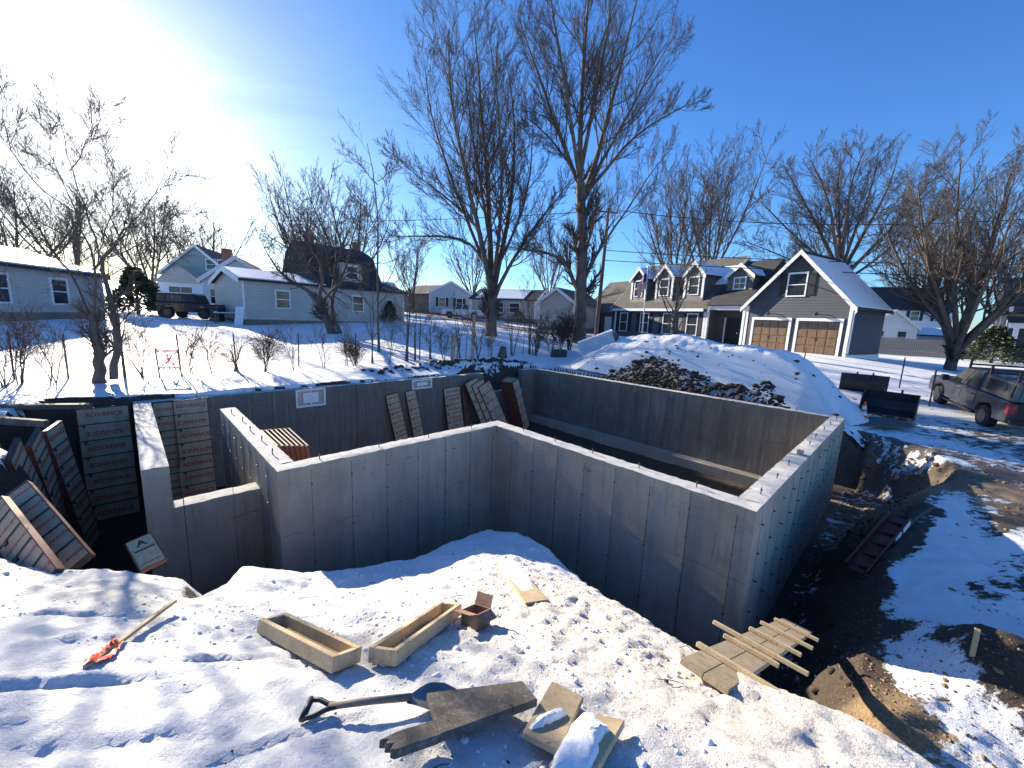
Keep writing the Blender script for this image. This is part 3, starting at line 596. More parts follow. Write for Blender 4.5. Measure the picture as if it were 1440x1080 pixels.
# form seams and snapped tie ends on the wall faces
sm = MB(); ti = MB()
def seams(p0, p1, nrm, z0=-2.4, skip=0.0, ties=True, ln=.022):
    p0, p1 = np.array(p0), np.array(p1); d = p1-p0; Ln = np.linalg.norm(d); d = d/Ln; k = skip
    while k < Ln-.05:
        q = p0+d*k; w = rgw.uniform(.006, .013)
        sm.obox(q-d*w/2+np.array([0, 0, z0])-nrm*.002, d*w, nrm*rgw.uniform(.003, .005), (0, 0, -z0-rgw.uniform(.02, .2)))
        if ties:
            for z in (-.3, -.72, -1.15, -1.6, -2.05):
                zt = z+rgw.uniform(-.02, .02); ti.obox(q-d*.012+np.array([0, 0, zt])-nrm*.002, d*.024, nrm*(ln*rgw.uniform(.5, 1.2)), (0, 0, .012))
        k += .61
def P0(s, t): return st(s, t, 0)
seams(P0(0, -4.2), P0(0, 0), aV, skip=.45)
seams(P0(0, 0), P0(4.98, 0), -bV, skip=.5)
seams(P0(4.98, 0), P0(4.98, 8.35), aV, skip=.35, ln=.05)
seams(P0(-6.3, 8.05), P0(4.68, 8.05), -bV, skip=.3)
seams(P0(-4.7, -4.2), P0(0, -4.2), -bV, skip=.4)
seams(P0(-6.3, -3.9), P0(-6.3, -.4), aV, skip=.5); seams(P0(-6.27, -.4), P0(-6.27, 4.9), aV, skip=.3)
seams(P0(-1.15, -5.6), P0(-1.15, -4.2), aV, skip=.42, z0=-2.4, ties=False)
M['seam'] = simple('concrete_seam', (.06, .058, .053), (.15, .145, .135), 9, .9, .3); tag(sm.build('form_seam', M['seam'], FND, True), kind='stuff'); tag(ti.build('form_tie', M['steel_dark'], FND, True), kind='stuff')
# one longer crack of honeycomb colour at corner C
# anchor bolts along the wall tops
bolt = MB(); bolt.tube([(0, 0, -.05), (0, 0, .095)], .008, 6); bolt.lathe([(.017, .055), (.017, .068)], 6); boltm = bolt.mesh('anchor_bolt', M['steel_dark'])
def bolts(s0, t0, s1, t1, n):
    for i in range(n):
        k = (i+.5)/n; p = st(s0+(s1-s0)*k+rgw.uniform(-.03, .03), t0+(t1-t0)*k+rgw.uniform(-.03, .03), 0)
        o = link('anchor_bolt', boltm, FND); o.matrix_parent_inverse = MW[FND.name].inverted(); o.matrix_basis = Matrix.Translation(Vector(p)) @ Matrix.Rotation(rgw.uniform(-.12, .12), 4, 'X')
bolts(-.15, -4.1, -.15, -.1, 4); bolts(.2, .15, 4.6, .15, 5); bolts(4.83, .2, 4.83, 8.2, 9); bolts(-4.5, -4.05, -.4, -4.05, 5); bolts(-6.45, -5, -6.45, 4.6, 8); bolts(-6, 8.2, 4.4, 8.2, 10)
# basement windows cast in the rear wall
def glassy(name):
    m, nt, bs = new_mat(name); n = noise(nt, 9, 4)
    nt.links.new(ramp(nt, n, [(.3, (.35, .33, .31)), (.7, (.6, .58, .56))]), bs.inputs['Base Color'])
    bs.inputs['Roughness'].default_value = .25; bs.inputs['Transmission Weight'].default_value = .25; return m
M['film'] = glassy('plastic_film')
for (xa, xb, ya, yb) in ((415, 458, 546, 569), (579, 607, 529, 545)):
    face = -6.3 if xa < 500 else -6.27
    t0, z1 = px_on_s(xa, ya, face); t1, z0 = px_on_s(xb, yb, face); zc = min(z1, -.02)
    w = MB(); e = .05
    for (ta, tb, za, zb) in ((t0, t1, zc-e, zc), (t0, t1, z0, z0+e), (t0, t0+e, z0+e, zc-e), (t1-e, t1, z0+e, zc-e), ((t0+t1)/2-.015, (t0+t1)/2+.015, z0+e, zc-e)):
        stbox(w, face-.02, face+.035, ta, tb, za, zb)
    wo_ = w.build('basement_window', M['white_paint'], FND, True)
    g = MB(); stbox(g, face+.004, face+.012, t0+e, t1-e, z0+e, zc-e); g.build('pane', M['film'], wo_, True)
    dd = MB(); stbox(dd, face+.0135, face+.02, t0+.2, t1-.2, z0+.12, zc-.12); dd.build('sticker', M['white_paint'], wo_, True)
# gravelly leavings: a block on the right wall, bag on the floor
p = st(4.8, 3.35, 0); blk = MB(); blk.obox(p+np.array([-.06, -.05, .006]), bV*.13, aV*.09, (0, 0, .07)); tag(blk.build('wood_block', M['lumber_tan']), 'small cut wood block sitting on the right concrete wall top', 'wood block')
p = st(2.6, .95, gz(*st(2.6, .95)[:2])); bg_ = MB(); bg_.obox(p+np.array([-.22, -.1, .0]), aV*.42, bV*.26, (0, 0, .12)); tag(bg_.build('cement_bag', M['white_paint'], bevel=.04, smooth=True), 'white paper cement bag lying on the basement floor', 'bag')

# ------------------------------------------------------------------ concrete form panels
def text_mesh(body, size, mat):
    cu = bpy.data.curves.new('lettering', 'FONT'); cu.body = body; cu.size = size; cu.align_x = 'CENTER'; cu.align_y = 'CENTER'; cu.offset = size*.025; cu.resolution_u = 2
    o = bpy.data.objects.new('lettering_source', cu); COL.objects.link(o); dg = bpy.context.evaluated_depsgraph_get(); dg.update()
    me = bpy.data.meshes.new_from_object(o.evaluated_get(dg)); bpy.data.objects.remove(o); bpy.data.curves.remove(cu)
    me.name = 'lettering'; me.materials.clear(); me.materials.append(mat); return me
CACHE = {}
def once(key, fn):
    if key not in CACHE: CACHE[key] = fn()
    return CACHE[key]
ADV = {w: text_mesh('ADVANCE', w*.205, M['paint_red']) for w in (.61, .46, .3)}
def form_panel(bot, top, hint, w=.61, letters=True, label='', group=None, sections=7, bars=True, nm='concrete_form'):
    bot, top, hint = (np.asarray(q, float) for q in (bot, top, hint)); Z = top-bot; Ln = np.linalg.norm(Z); Z = Z/Ln
    Y = -hint+Z*(hint@Z); Y /= np.linalg.norm(Y); X = np.cross(Y, Z); mw = Matrix.Identity(4)
    for i in range(3): mw[i][0], mw[i][1], mw[i][2], mw[i][3] = X[i], Y[i], Z[i], bot[i]
    root = empty(nm, mat=mw, label=label, cat='concrete form', group=group); key = (w, round(Ln, 2))
    L_ = round(Ln, 2); sh = L_/sections
    link('plywood', once(('ply',)+key, lambda: MB().box(-w/2+.008, w/2-.008, .006, .03, .004, L_-.004).mesh('plywood', M['plywood'])), root)
    rail = once(('rail',)+key, lambda: MB().box(-.006, .006, 0, .065, 0, L_).mesh('side_rail', M['rail_red']))
    for sx in (-1, 1): link('side_rail', rail, root, mw=Matrix.Translation((sx*(w/2-.002), 0, 0)))
    if bars:
        bar = once(('bar', w), lambda: MB().box(-w/2+.01, w/2-.01, -.004, .062, -.011, .011).mesh('crossbar', M['steel_dark']))
        lat = once('latch', lambda: MB().box(-.02, .02, -.010, .004, -.035, .02).mesh('wedge_latch', M['steel_dark']))
        for i in range(sections+1):
            z = min(max(i*sh, .012), L_-.012); o = link('crossbar', bar, root, mw=Matrix.Translation((0, 0, z)))
            if 0 < i < sections: link('wedge_latch', lat, root, mw=Matrix.Translation((-w/2+.09, 0, z-.03)))
    if letters:
        for i in range(sections):
            mt = Matrix.Translation((random.uniform(-.01, .03), .003, (i+.5)*sh+random.uniform(-.03, .03))) @ Matrix.Rotation(math.pi/2, 4, 'X') @ Matrix.Rotation(math.pi*(i % 2), 4, 'Z')
            link('lettering', ADV[.61 if w > .5 else .46 if w > .4 else .3], root, mw=mt)
    return root
FL = -2.44
def V3(s, t, z): return st(s, t, z)
toward = np.array([.55, -.8, .15])
form_panel(V3(-5.75, -6.08, FL), V3(-6.1, -6.08, .02), aV, .8, True, 'wide form panel with red lettering standing outside the left wall', sections=7)
form_panel(V3(-5.8, -4.58, FL), V3(-6.2, -4.58, .0), aV, .66, True, 'form panel at the end of the narrow bulkhead well, beside the stub wall')
form_panel(V3(-5.86, -5.02, FL), V3(-6.24, -5.02, -.02), aV, .5, True, 'narrower form panel half hidden behind the left wall in the bulkhead well')
# panels leaning on the left bank
def lean_px(tl, tr, bl, br, zt, zb, w, lab, letters=True, grp=None):
    t = (at_z(*tl, zt)+at_z(*tr, zt))/2; b = (at_z(*bl, zb)+at_z(*br, zb))/2
    d = b-t; b = t+d/np.linalg.norm(d)*2.4
    ac = at_z(*tr, zt)-at_z(*tl, zt); hint = np.cross(ac, t-b); hint = hint if hint@(CAM-t) > 0 else -hint
    return form_panel(b, t, hint, w, letters, lab, grp)
lean_px((58, 608), (93, 590), (112, 745), (140, 735), .12, -1.9, .61, 'form panel leaning on the left bank nearest the wide standing panel')
lean_px((38, 622), (62, 606), (82, 745), (112, 740), .14, -1.75, .5, 'form panel leaning on the left bank, second from the wide standing panel')
lean_px((8, 640), (34, 622), (66, 752), (96, 745), .14, -1.6, .5, 'form panel leaning on the left bank, third from the wide standing panel')
def low_panel(pt, pb, zt, zb, hint, w, lab):
    t, b = at_z(*pt, zt), at_z(*pb, zb); return form_panel(b, t, hint, w, True, lab, sections=5)
low_panel((16, 690), (104, 798), .12, -.30, (.6, -.8, .35), .3, 'sunlit form panel lying back on the left bank with snow at its top')
low_panel((-14, 716), (62, 824), .04, -.2, (.55, -.85, .2), .3, 'lowest form panel slumped at the left edge of the excavation')
# the short yellow filler panel
b = at_z(216, 794, -.33); t = at_z(184, 746, -.18); ac = at_z(230, 791, -.33)-at_z(201, 797, -.33)
dz = t-b; t = b+dz/np.linalg.norm(dz)*.45; t[2] = b[2]+.15
hint = np.cross(ac, t-b); hint = hint if hint[2] > 0 else -hint
Zv = (t-b)/np.linalg.norm(t-b); Yv = -hint/np.linalg.norm(hint); Xv = np.cross(Yv, Zv); mw = Matrix.Identity(4)
for i in range(3): mw[i][0], mw[i][1], mw[i][2], mw[i][3] = Xv[i], Yv[i], Zv[i], b[i]
fp = empty('filler_form', mat=mw, label='short yellow filler panel printed with a black letter, propped at the bank edge', cat='concrete form')
MB().box(-.1, .1, 0, .02, 0, .44).build('plywood', M['osb'], fp)
for a in ((-.108, -.100, 0, .44), (.100, .108, 0, .44), (-.1, .1, -.008, 0), (-.1, .1, .44, .448)): MB().box(a[0], a[1], -.006, .04, a[2], a[3]).build('rim', M['rail_red'], fp)
RX = Matrix.Rotation(math.pi/2, 4, 'X')
link('lettering', text_mesh('A', .12, M['black']), fp, mw=Matrix.Translation((0, -.003, .35)) @ RX)
MB().box(-.08, .085, -.003, -.001, .25, .268).build('print_stripe', M['black'], fp); MB().box(-.07, .07, -.003, -.001, .06, .072).build('print_stripe', M['paint_red'], fp)
# panels inside the basement against the rear wall
def rear(px, z_top, tilt, w, lab, letters=True, off=.35, s=-6.2, grp=None, lz=2.3):
    t, z = px_on_s(px, 560, s); top = V3(s, t, z_top); bot = V3(s+off, t+tilt, z_top-lz)
    return form_panel(bot, top, aV, w, letters, lab, grp)
rear(551, -.42, .35, .46, 'narrow form panel against the rear wall, left of the pair under the small window')
rear(577, -.38, .30, .40, 'narrow form panel against the rear wall, right of the pair under the small window')
rear(635, -.42, .12, .74, 'form panel with bright red lettering against the rear wall between two leaning stacks')
bt, bz = px_on_s(652, 560, -6.12); MB().obox(V3(-5.9, bt-.02, FL+.03), bV*.22, aV*.02, V3(-6.2, bt-.05, -.45)-V3(-5.9, bt-.02, FL)).build('red_sheet', M['rail_red']); rs = bpy.data.objects['red_sheet']; tag(rs, 'plain dull red sheet standing beside the lettered panel at the rear wall', 'sheet')
for k in range(3):
    t, z = px_on_s(664+k*7, 560, -6.0); form_panel(V3(-5.55+k*.09, t+.75+k*.02, FL+.02), V3(-5.98+k*.09, t-.1, -.18-k*.08), aV, .61, False, ('rearmost', 'middle', 'front')[k]+' panel of the tilted stack beside the red lettered panel', 'tilted form panel stack', sections=6)
hs = aV*.86+bV*.34; tq, _ = px_on_s(706, 560, -5.9)
for k in range(9):
    off = hs*.074*k; form_panel(V3(-5.75, tq+.75, FL+.02)+off, V3(-5.95, tq+.1, -.26)+off, hs, .56, False, 'form panel facing out at the right end of the packed stack in the rear corner' if k == 8 else 'form panel on edge, '+ORD[k]+' from the left in the packed stack at the rear corner', 'packed form panel stack', sections=6, bars=(k in (0, 8)))
# panels standing packed against the inside of the stub wall
for k in range(7):
    t = -3.84+k*.075; form_panel(V3(-1.95, t+.22, FL+.02), V3(-1.95+.02*k, t, -.04-.006*k), bV, 1.15, False, 'upright form panel, '+ORD[k]+' from the stub wall in the stack packed behind it', 'panels packed behind the stub wall', bars=False)
# dark red form lying in the right trench
p0 = G(1203, 812)+np.array([0, 0, .08]); p1 = G(1264, 740)+np.array([0, 0, .12]); up_ = np.array([-.5, .25, 1.]); rf = empty('form_corner', p0, label='dark red steel form with ribs and white stickers lying in the right trench', cat='concrete form')
d = (p1-p0); Ld = np.linalg.norm(d); d /= Ld; sd_ = np.cross(d, (0, 0, 1)); sd_ /= np.linalg.norm(sd_); nu = np.cross(sd_, d)
MB().obox(p0-sd_*.15, sd_*.3, d*Ld, nu*.03).build('steel_face', M['rail_red'], rf, True)
for sgn in (-.15, .12): MB().obox(p0+sd_*sgn+nu*.031, sd_*.03, d*Ld, nu*.1).build('side_rail', M['rail_red'], rf, True)
for i in range(5): MB().prism([p0+d*(.1+i*Ld/5)-sd_*.11+nu*.032, p0+d*(.1+i*Ld/5)+sd_*.11+nu*.032, p0+d*(.1+i*Ld/5)+sd_*.11+nu*.12], d*.02).build('rib', M['steel_dark'], rf, True)
for k, l in ((.60, .2), (.78, .24)): MB().obox(p0+sd_*.152+nu*.032+d*Ld*k, d*l, nu*.1, sd_*.004).build('sticker', M['white_paint'], rf, True)

# ------------------------------------------------------------------ things lying on the near snow
def frame3(pO, pU, pV, ht=0.0):
    O = G(*pO); u = G(*pU)-O; v = G(*pV)-O; lu = np.linalg.norm(u); u = u/lu; v = v-u*(v@u); lv = np.linalg.norm(v); v = v/lv; n = np.cross(u, v)
    if n[2] < 0: n = -n
    return O+n*ht, u, v, n, lu, lv
def trough(pO, pU, pV, lab, hgt=.089):
    O, u, v, n, lu, lv = frame3(pO, pU, pV, .015); tk = .038
    r = empty('buck_box', O, label=lab, cat='wooden box', group='lumber window bucks'); lv = min(lv, .2)
    for (o, l) in ((O, lu), (O+v*(lv-tk), lu)): MB().obox(o, u*l, v*tk, n*hgt).build('side_board', M['lumber'], r, True, bevel=.003)
    for o in (O+v*tk, O+v*tk+u*(lu-tk)): MB().obox(o, u*tk, v*(lv-2*tk), n*(hgt-.003)).build('end_board', M['lumber'], r, True, bevel=.003)
    MB().obox(O+u*tk+v*tk+n*.004, u*(lu-2*tk), v*(lv-2*tk), n*.018).build('bottom_board', M['lumber_tan'], r, True)
    MB().obox(O+u*(lu*.3)+v*(lv*.35)+n*.0225, u*(lu*.45), v*.04, n*.02).build('cleat', M['lumber_tan'], r, True)
    return r
trough((465, 953), (360, 893), (499, 920), 'left of the two open lumber trough boxes on the near snow')
trough((556, 943), (649, 868), (524, 921), 'right of the two open lumber trough boxes, next to the small cardboard box')
# small cardboard box, open and tipped
O, u, v, n, lu, lv = frame3((648, 880), (673, 889), (660, 862), .0)
r = empty('cardboard_box', O, label='small open brown cardboard box on the snow beside the trough', cat='cardboard box'); M['card'] = simple('cardboard', (.22, .13, .085), (.33, .21, .14), 8, .85, .2)
th = .006; sx, sy, sz = .17, .16, .11; u2 = u; v2 = v
MB().obox(O, u2*sx, v2*sy, n*th).build('base', M['card'], r, True)
for (o, a, b_) in ((O+n*th, u2*sx, v2*th), (O+v2*(sy-th)+n*th, u2*sx, v2*th), (O+v2*th+n*th, u2*th, v2*(sy-2*th)), (O+u2*(sx-th)+v2*th+n*th, u2*th, v2*(sy-2*th))): MB().obox(o, a, b_, n*sz).build('side', M['card'], r, True)
MB().obox(O+n*(sz+th), u2*sx, v2*.004, n*.02-v2*.09).build('flap', M['card'], r, True); MB().obox(O+v2*sy+n*(sz+th), u2*sx, v2*.004, n*.09+v2*.03).build('flap', M['card'], r, True)
MB().obox(O+u2*sx+n*(sz+th), v2*sy, u2*.004, u2*.07-n*.05).build('flap', M['card'], r, True)
# planks
def plank(name, pO, pU, pV, th, mat, lab, lift=.012, snow=None, tilt=0.0):
    O, u, v, n, lu, lv = frame3(pO, pU, pV, lift)
    if tilt: u = u+n*tilt; u /= np.linalg.norm(u); n = np.cross(u, v); n = n if n[2] > 0 else -n
    r = empty(name, O, label=lab, cat='board'); me = MB().obox(O, u*lu, v*lv, n*th); me.build('board', mat, r, True, bevel=.004); return r, O+n*th, u, v, n, lu, lv
def snow_patch(parent, O, u, v, n, poly, hgt, seed):     # drift lying on a board: domed polygon given in (u, v) metres
    poly = np.array(poly); c = poly.mean(0); rg_ = np.random.default_rng(seed); vs = []; fs = []; R = 7; k = len(poly)*4
    rim = []
    for i in range(len(poly)):
        for j in range(4): f = j/4; rim.append(poly[i]*(1-f)+poly[(i+1) % len(poly)]*f)
    rim = np.array(rim)+rg_.normal(0, .004, (k, 2))
    for i in range(R+1):
        f = 1-i/R*.97; h = hgt*math.sqrt(max(0, 1-f**2.2))
        for j in range(k):
            q = c+(rim[j]-c)*f; hh = h+rg_.normal(0, .025)*hgt*(0 < i)
            vs.append(O+u*q[0]+v*q[1]+n*(hh+(-.004 if i == 0 else .0)))
    for i in range(R):
        for j in range(k): j2 = (j+1) % k; fs.append((i*k+j, i*k+j2, (i+1)*k+j2, (i+1)*k+j))
    fs.append(tuple(R*k+j for j in range(k)))
    mb = MB(); mb.v = vs; mb.f = fs; o = mb.build('snow_cap', M['snow'], parent, True, smooth=True)
    bm = bmesh.new(); bm.from_mesh(o.data); bmesh.ops.recalc_face_normals(bm, faces=bm.faces); bm.to_mesh(o.data); bm.free(); return o
def poly_board(name, lab, rest, polys, th, mats, lift):
    """board outline drawn on the plane through three ground points; polys = list of pixel outlines (part name, px list)"""
    a, b, c = (G(*p) for p in rest); n = np.cross(b-a, c-a); n /= np.linalg.norm(n); n = n if n[2] > 0 else -n; a = a+n*(lift+th)
    def on(p): d = ray(*p); return CAM+d*(((a-CAM)@n)/(d@n))
    r = empty(name, on(polys[0][1][0])-n*th, label=lab, cat='board')
    for (nm, P_), m_ in zip(polys, mats): MB().prism([on(q) for q in P_], -n*th).build(nm, m_, r, True, bevel=.004)
    return r, on, n
def snow_px(r, on, n, poly, hgt, seed):
    P_ = [on(q) for q in poly]; O = P_[0]; u = P_[1]-O; u /= np.linalg.norm(u); v = np.cross(n, u); snow_patch(r, O, u, v, n, [((q-O)@u, (q-O)@v) for q in P_], hgt, seed)
r, on, n = poly_board('scrap_plank', 'frosted scrap plank half buried near the excavation edge', [(738, 853), (698, 791), (771, 847)], [('board', [(698, 790), (721, 786), (771, 843), (739, 848)])], .028, [M['lumber_tan']], .012)
snow_px(r, on, n, [(699, 788), (719, 784), (748, 815), (752, 828), (735, 832), (718, 815), (706, 806)], .022, 1)
r, on, n = poly_board('broken_plank', 'wide weathered grey plank with a splintered end over the shovel blade', [(560, 1058), (757, 990), (600, 985)], [('board', [(600, 974), (735, 957), (756, 983), (618, 1033), (612, 1010)]), ('splintered_end', [(613, 1011), (618.5, 1033.5), (556, 1055), (549, 1053), (553, 1046), (541, 1046), (546, 1040), (533, 1040), (560, 1027)])], .036, [M['lumber_old'], M['lumber_old']], .075)
r, on, n = poly_board('short_plank', 'short tan plank with one ridge of snow, middle of the three near boards', [(786, 1058), (821, 981), (735, 1030)], [('board', [(776, 957), (821, 979), (786, 1055), (735, 1029)])], .03, [M['lumber_tan']], .045)
snow_px(r, on, n, [(742, 1024), (760, 1010), (790, 998), (796, 1003), (793, 1009), (768, 1020), (748, 1028)], .03, 2)
r, on, n = poly_board('snowy_plank', 'tan plank mostly under snow at the bottom edge of the view', [(836, 1092), (879, 1018), (785, 1080)], [('board', [(822, 1000), (879, 1012), (835, 1090), (772, 1075)])], .036, [M['lumber']], .03)
snow_px(r, on, n, [(815, 1003), (835, 1006), (852, 1022), (858, 1027), (848, 1036), (842, 1060), (826, 1088), (772, 1080), (790, 1045)], .04, 3)
# shovel with a D grip, blade under the plank
g0 = G(432, 1008); g1 = G(578, 1001); sh = empty('shovel', g0, label='black D handled shovel lying in the snow with its blade under the plank', cat='shovel')
g0 = g0+np.array([0, 0, .04]); g1 = g1+np.array([0, 0, .085]); d = g1-g0; ln = np.linalg.norm(d); d /= ln; sd_ = np.cross((0, 0, 1), d); sd_ /= np.linalg.norm(sd_); nn = np.cross(d, sd_)
M['shaft'] = simple('shovel_shaft', (.16, .12, .09), (.3, .24, .18), 12, .7, .2)
MB().tube([g0+d*.11, g0+d*ln*.6+nn*.004, g1], [.017, .017, .018], 10).build('shaft', M['shaft'], sh, True, smooth=True)
gr = MB(); gr.tube([g0-sd_*.055, g0+sd_*.055], .0165, 10); gr.build('grip', M['plastic_dark'], sh, True, smooth=True)
for s_ in (-1, 1): MB().tube([g0+sd_*s_*.05, g0+d*.05+sd_*s_*.042, g0+d*.10+sd_*s_*.014, g0+d*.15+sd_*s_*.006], [.012, .012, .012, .012], 8).build('yoke', M['plastic_dark'], sh, True, smooth=True)
M['blade'] = simple('shovel_blade', (.2, .2, .2), (.34, .33, .32), 10, .4, .2, metal=.8)
bv, bf = [], []
for i in range(9):
    f = i/8; w = (.02+.055*min(1, f*2.2)) if f < .75 else .075*(1-(f-.75)*1.6)
    for j in range(7):
        x = (j/6-.5)*2; bv.append(g1+d*(f*.24-.02)+sd_*x*w+nn*(x*x*.03*min(1, f*3)-.012-f*.045))
for i in range(8):
    for j in range(6): k = i*7+j; bf.append((k, k+1, k+8, k+7))
mb = MB(); mb.v = bv; mb.f = bf; mb.build('blade', M['blade'], sh, True, smooth=True)
# stake with an orange ribbon
e0 = G(122, 944); e1 = G(247, 860); fs_ = empty('flagged_stake', e0, label='wooden stake with bright orange ribbon lying in the snow', cat='stake')
e0 = e0+np.array([0, 0, .025]); e1 = e1+np.array([0, 0, .09]); MB().bar(e0, e1, .032, .022).build('stake', M['lumber_tan'], fs_, True, bevel=.003)
M['orange'] = simple('orange_ribbon', (.9, .085, .03), (1.0, .17, .07), 7, .5, .2)
rb, rf_ = [], []; dd = (e1-e0)/np.linalg.norm(e1-e0); ss = np.cross(dd, (0, 0, 1)); rg_ = random.Random(4)
for i in range(16):
    f = i/15; c = e0+dd*(.03+f*.26); wd = .045*(1-abs(f-.25)*.8)+rg_.uniform(0, .01)
    for j in range(5):
        q = c+ss*(j/4-.35)*wd*2; h = Hfun(q[0], q[1])[0]; q[2] = h+.012+.018*abs(math.sin(i*1.3+j*1.1))+(.03 if j == 1 else 0)*(.3+f); rb.append(q)
for i in range(15):
    for j in range(4): k = i*5+j; rf_.append((k, k+1, k+6, k+5))
mb = MB(); mb.v = rb; mb.f = rf_; mb.build('ribbon', M['orange'], fs_, True, smooth=True)
# plank ramp with cleats going down into the trench
q0 = G(988, 960)+np.array([0, 0, .07]); q1 = at_z(1122, 878, -1.3); rp = empty('plank_ramp', q0, label='cleated plank ramp reaching from the snow bank down into the trench', cat='ramp')
d = q1-q0; ln = np.linalg.norm(d); d /= ln; sd_ = np.cross(d, (0, 0, 1)); sd_ /= np.linalg.norm(sd_); nn = np.cross(sd_, d); hw = .15
for k in (-1, 1): MB().obox(q0+sd_*(-hw if k < 0 else .002)-nn*.04*(1), sd_*(hw-.002), d*ln, nn*.038).build('plank', M['lumber_tan'], rp, True, bevel=.003)
for (f, l, off, w) in ((.12, .62, .12, .05), (.30, .4, .02, .04), (.37, .72, .02, .045), (.52, .42, .05, .045), (.68, .46, .05, .045), (.85, .42, .05, .045)):
    c = q0+d*ln*f+sd_*off; MB().obox(c-sd_*l/2-d*w/2+nn*.0005, sd_*l+d*(.02), d*w, nn*.035).build('cleat', M['lumber'], rp, True, bevel=.003)
# survey stake and grade stakes
def stake(px0, px1, lab, w=.04, z=None):
    b = G(*px0) if z is None else at_z(*px0, z); dist = np.linalg.norm(b-CAM); t = CAM+ray(*px1)*dist; r = MB().bar(b-np.array([0, 0, .15]), t, w, w*.55); o = r.build('wood_stake', M['lumber_tan'], bevel=.003); tag(o, lab, 'stake', 'site stakes'); return o
stake((1365, 937), (1375, 884), 'upright wooden stake in the soil heap at the right edge')
b = G(1276, 741); t_s = G(1312, 716); o = MB().bar(b+np.array([0, 0, .03]), t_s+np.array([0, 0, .05]), .05, .02).build('wood_stake', M['lumber_old']); tag(o, 'thin weathered stick lying on the shaded snow above the red form', 'stake')
# timbers on the left ground
def timber(pa, pb, za, zb, w, h, lab):
    a, b_ = at_z(*pa, za), at_z(*pb, zb); o = MB().bar(a, b_, w, h).build('timber', M['lumber_old'], bevel=.01); tag(o, lab, 'timber', 'timbers along the left bank')
timber((-60, 573), (128, 571), .2, .16, .16, .1, 'long weathered timber lying along the left bank, the farther one')
timber((-40, 588), (66, 596), .26, .2, .1, .12, 'shorter weathered timber ending at the leaning panels')

# ------------------------------------------------------------------ bare winter trees
def nrm(v): return v/np.maximum(np.linalg.norm(v, axis=-1, keepdims=True), 1e-9)
def tubes(pts, rad, k):          # pts (N,n,3), rad (N,n) -> verts, quads
    N, n, _ = pts.shape; ax = nrm(pts[:, -1]-pts[:, 0]); ref = np.where(np.abs(ax[:, 2:]) > .85, np.array([[1., 0, 0]]), np.array([[0, 0, 1.]]))
    u = nrm(np.cross(ax, ref)); w = np.cross(ax, u); a = np.arange(k)*2*math.pi/k
    ring = u[:, None]*np.cos(a)[None, :, None]+w[:, None]*np.sin(a)[None, :, None]
    v = pts[:, :, None]+ring[:, None]*rad[:, :, None, None]
    i = np.arange(N*n*k).reshape(N, n, k); j = np.roll(i, -1, 2)
    f = np.stack([i[:, :-1], j[:, :-1], j[:, 1:], i[:, 1:]], -1).reshape(-1, 4)
    return v.reshape(-1, 3), f
def resample(poly, n, rg, wig=0.0):
    poly = np.asarray(poly, float); d = np.r_[0, np.cumsum(np.linalg.norm(np.diff(poly, axis=0), axis=1))]; t = np.linspace(0, d[-1], n)
    p = np.stack([np.interp(t, d, poly[:, i]) for i in range(3)], 1)
    for _ in range(2): p[1:-1] = (p[:-2]+p[1:-1]*2+p[2:])/4
    p[1:] += rg.normal(0, wig, (n-1, 3)); return p
def spawn(pts, rad, m, ratio, ang, up, npts, wander, rg, t0=.25, t1=1.0, rmin=.01, lmin=.3, rfac=.6, droop=0.0):
    N, n, _ = pts.shape; par = np.repeat(np.arange(N), m); K = len(par)
    t = t0+(t1-t0)*((np.tile(np.arange(m), N)+rg.uniform(0, 1, K))/m); x = t*(n-1); i = np.minimum(x.astype(int), n-2); f = (x-i)[:, None]
    P = pts[par, i]*(1-f)+pts[par, i+1]*f; T = nrm(pts[par, i+1]-pts[par, i]); R = rad[par, i]*(1-f[:, 0])+rad[par, i+1]*f[:, 0]
    Lp = np.linalg.norm(np.diff(pts, axis=1), axis=2).sum(1)[par]
    az = rg.uniform(0, 2*math.pi, K); ref = np.where(np.abs(T[:, 2:]) > .9, np.array([[1., 0, 0]]), np.array([[0, 0, 1.]])); u = nrm(np.cross(T, ref)); w = np.cross(T, u)
    an = ang*rg.uniform(.7, 1.3, K)[:, None]; D = nrm(T*np.cos(an)+(u*np.cos(az)[:, None]+w*np.sin(az)[:, None])*np.sin(an))
    Ln = np.maximum(Lp*ratio*(1.15-.65*t)*rg.uniform(.65, 1.3, K), lmin); step = (Ln/(npts-1))[:, None]
    out = [P]
    for k in range(npts-1):
        D = nrm(D+np.array([[0, 0, up]])-np.array([[0, 0, droop*k]])+rg.normal(0, wander, (K, 3))); out.append(out[-1]+D*step)
    r0 = np.clip(R*rfac, rmin, None); rr = r0[:, None]*np.linspace(1, .35, npts)[None]; return np.stack(out, 1), np.maximum(rr, rmin*.7)
def tree(name, label, base, limbs, radii, seed, levels, bark, twig, group=None, n=10, wig=.02):
    """limbs: list of 3D polylines (first is the trunk); levels: list of spawn arguments, the last ones go to the crown"""
    rg = np.random.default_rng(seed); root = empty(name, base, label=label, cat='tree', group=group)
    P = np.stack([resample(l, n, rg, wig) for l in limbs]); R = np.stack([np.linspace(a, b, n) for a, b in radii])
    R[0, 0] *= 1.35
    V, Fc = tubes(P, R, 9); link('trunk', np_mesh('trunk', V, Fc, [bark], True), root, True)
    cp, cr = P, R; vs, fs, off = [], [], 0
    for li, lv in enumerate(levels):
        cp, cr = spawn(cp, cr, rg=rg, **lv)
        v, f = tubes(cp, cr, 5 if li == 0 else 3); vs.append(v); fs.append(f+off); off += len(v)
    link('crown', np_mesh('crown', np.concatenate(vs), np.concatenate(fs), [twig], True), root, True)
    return root
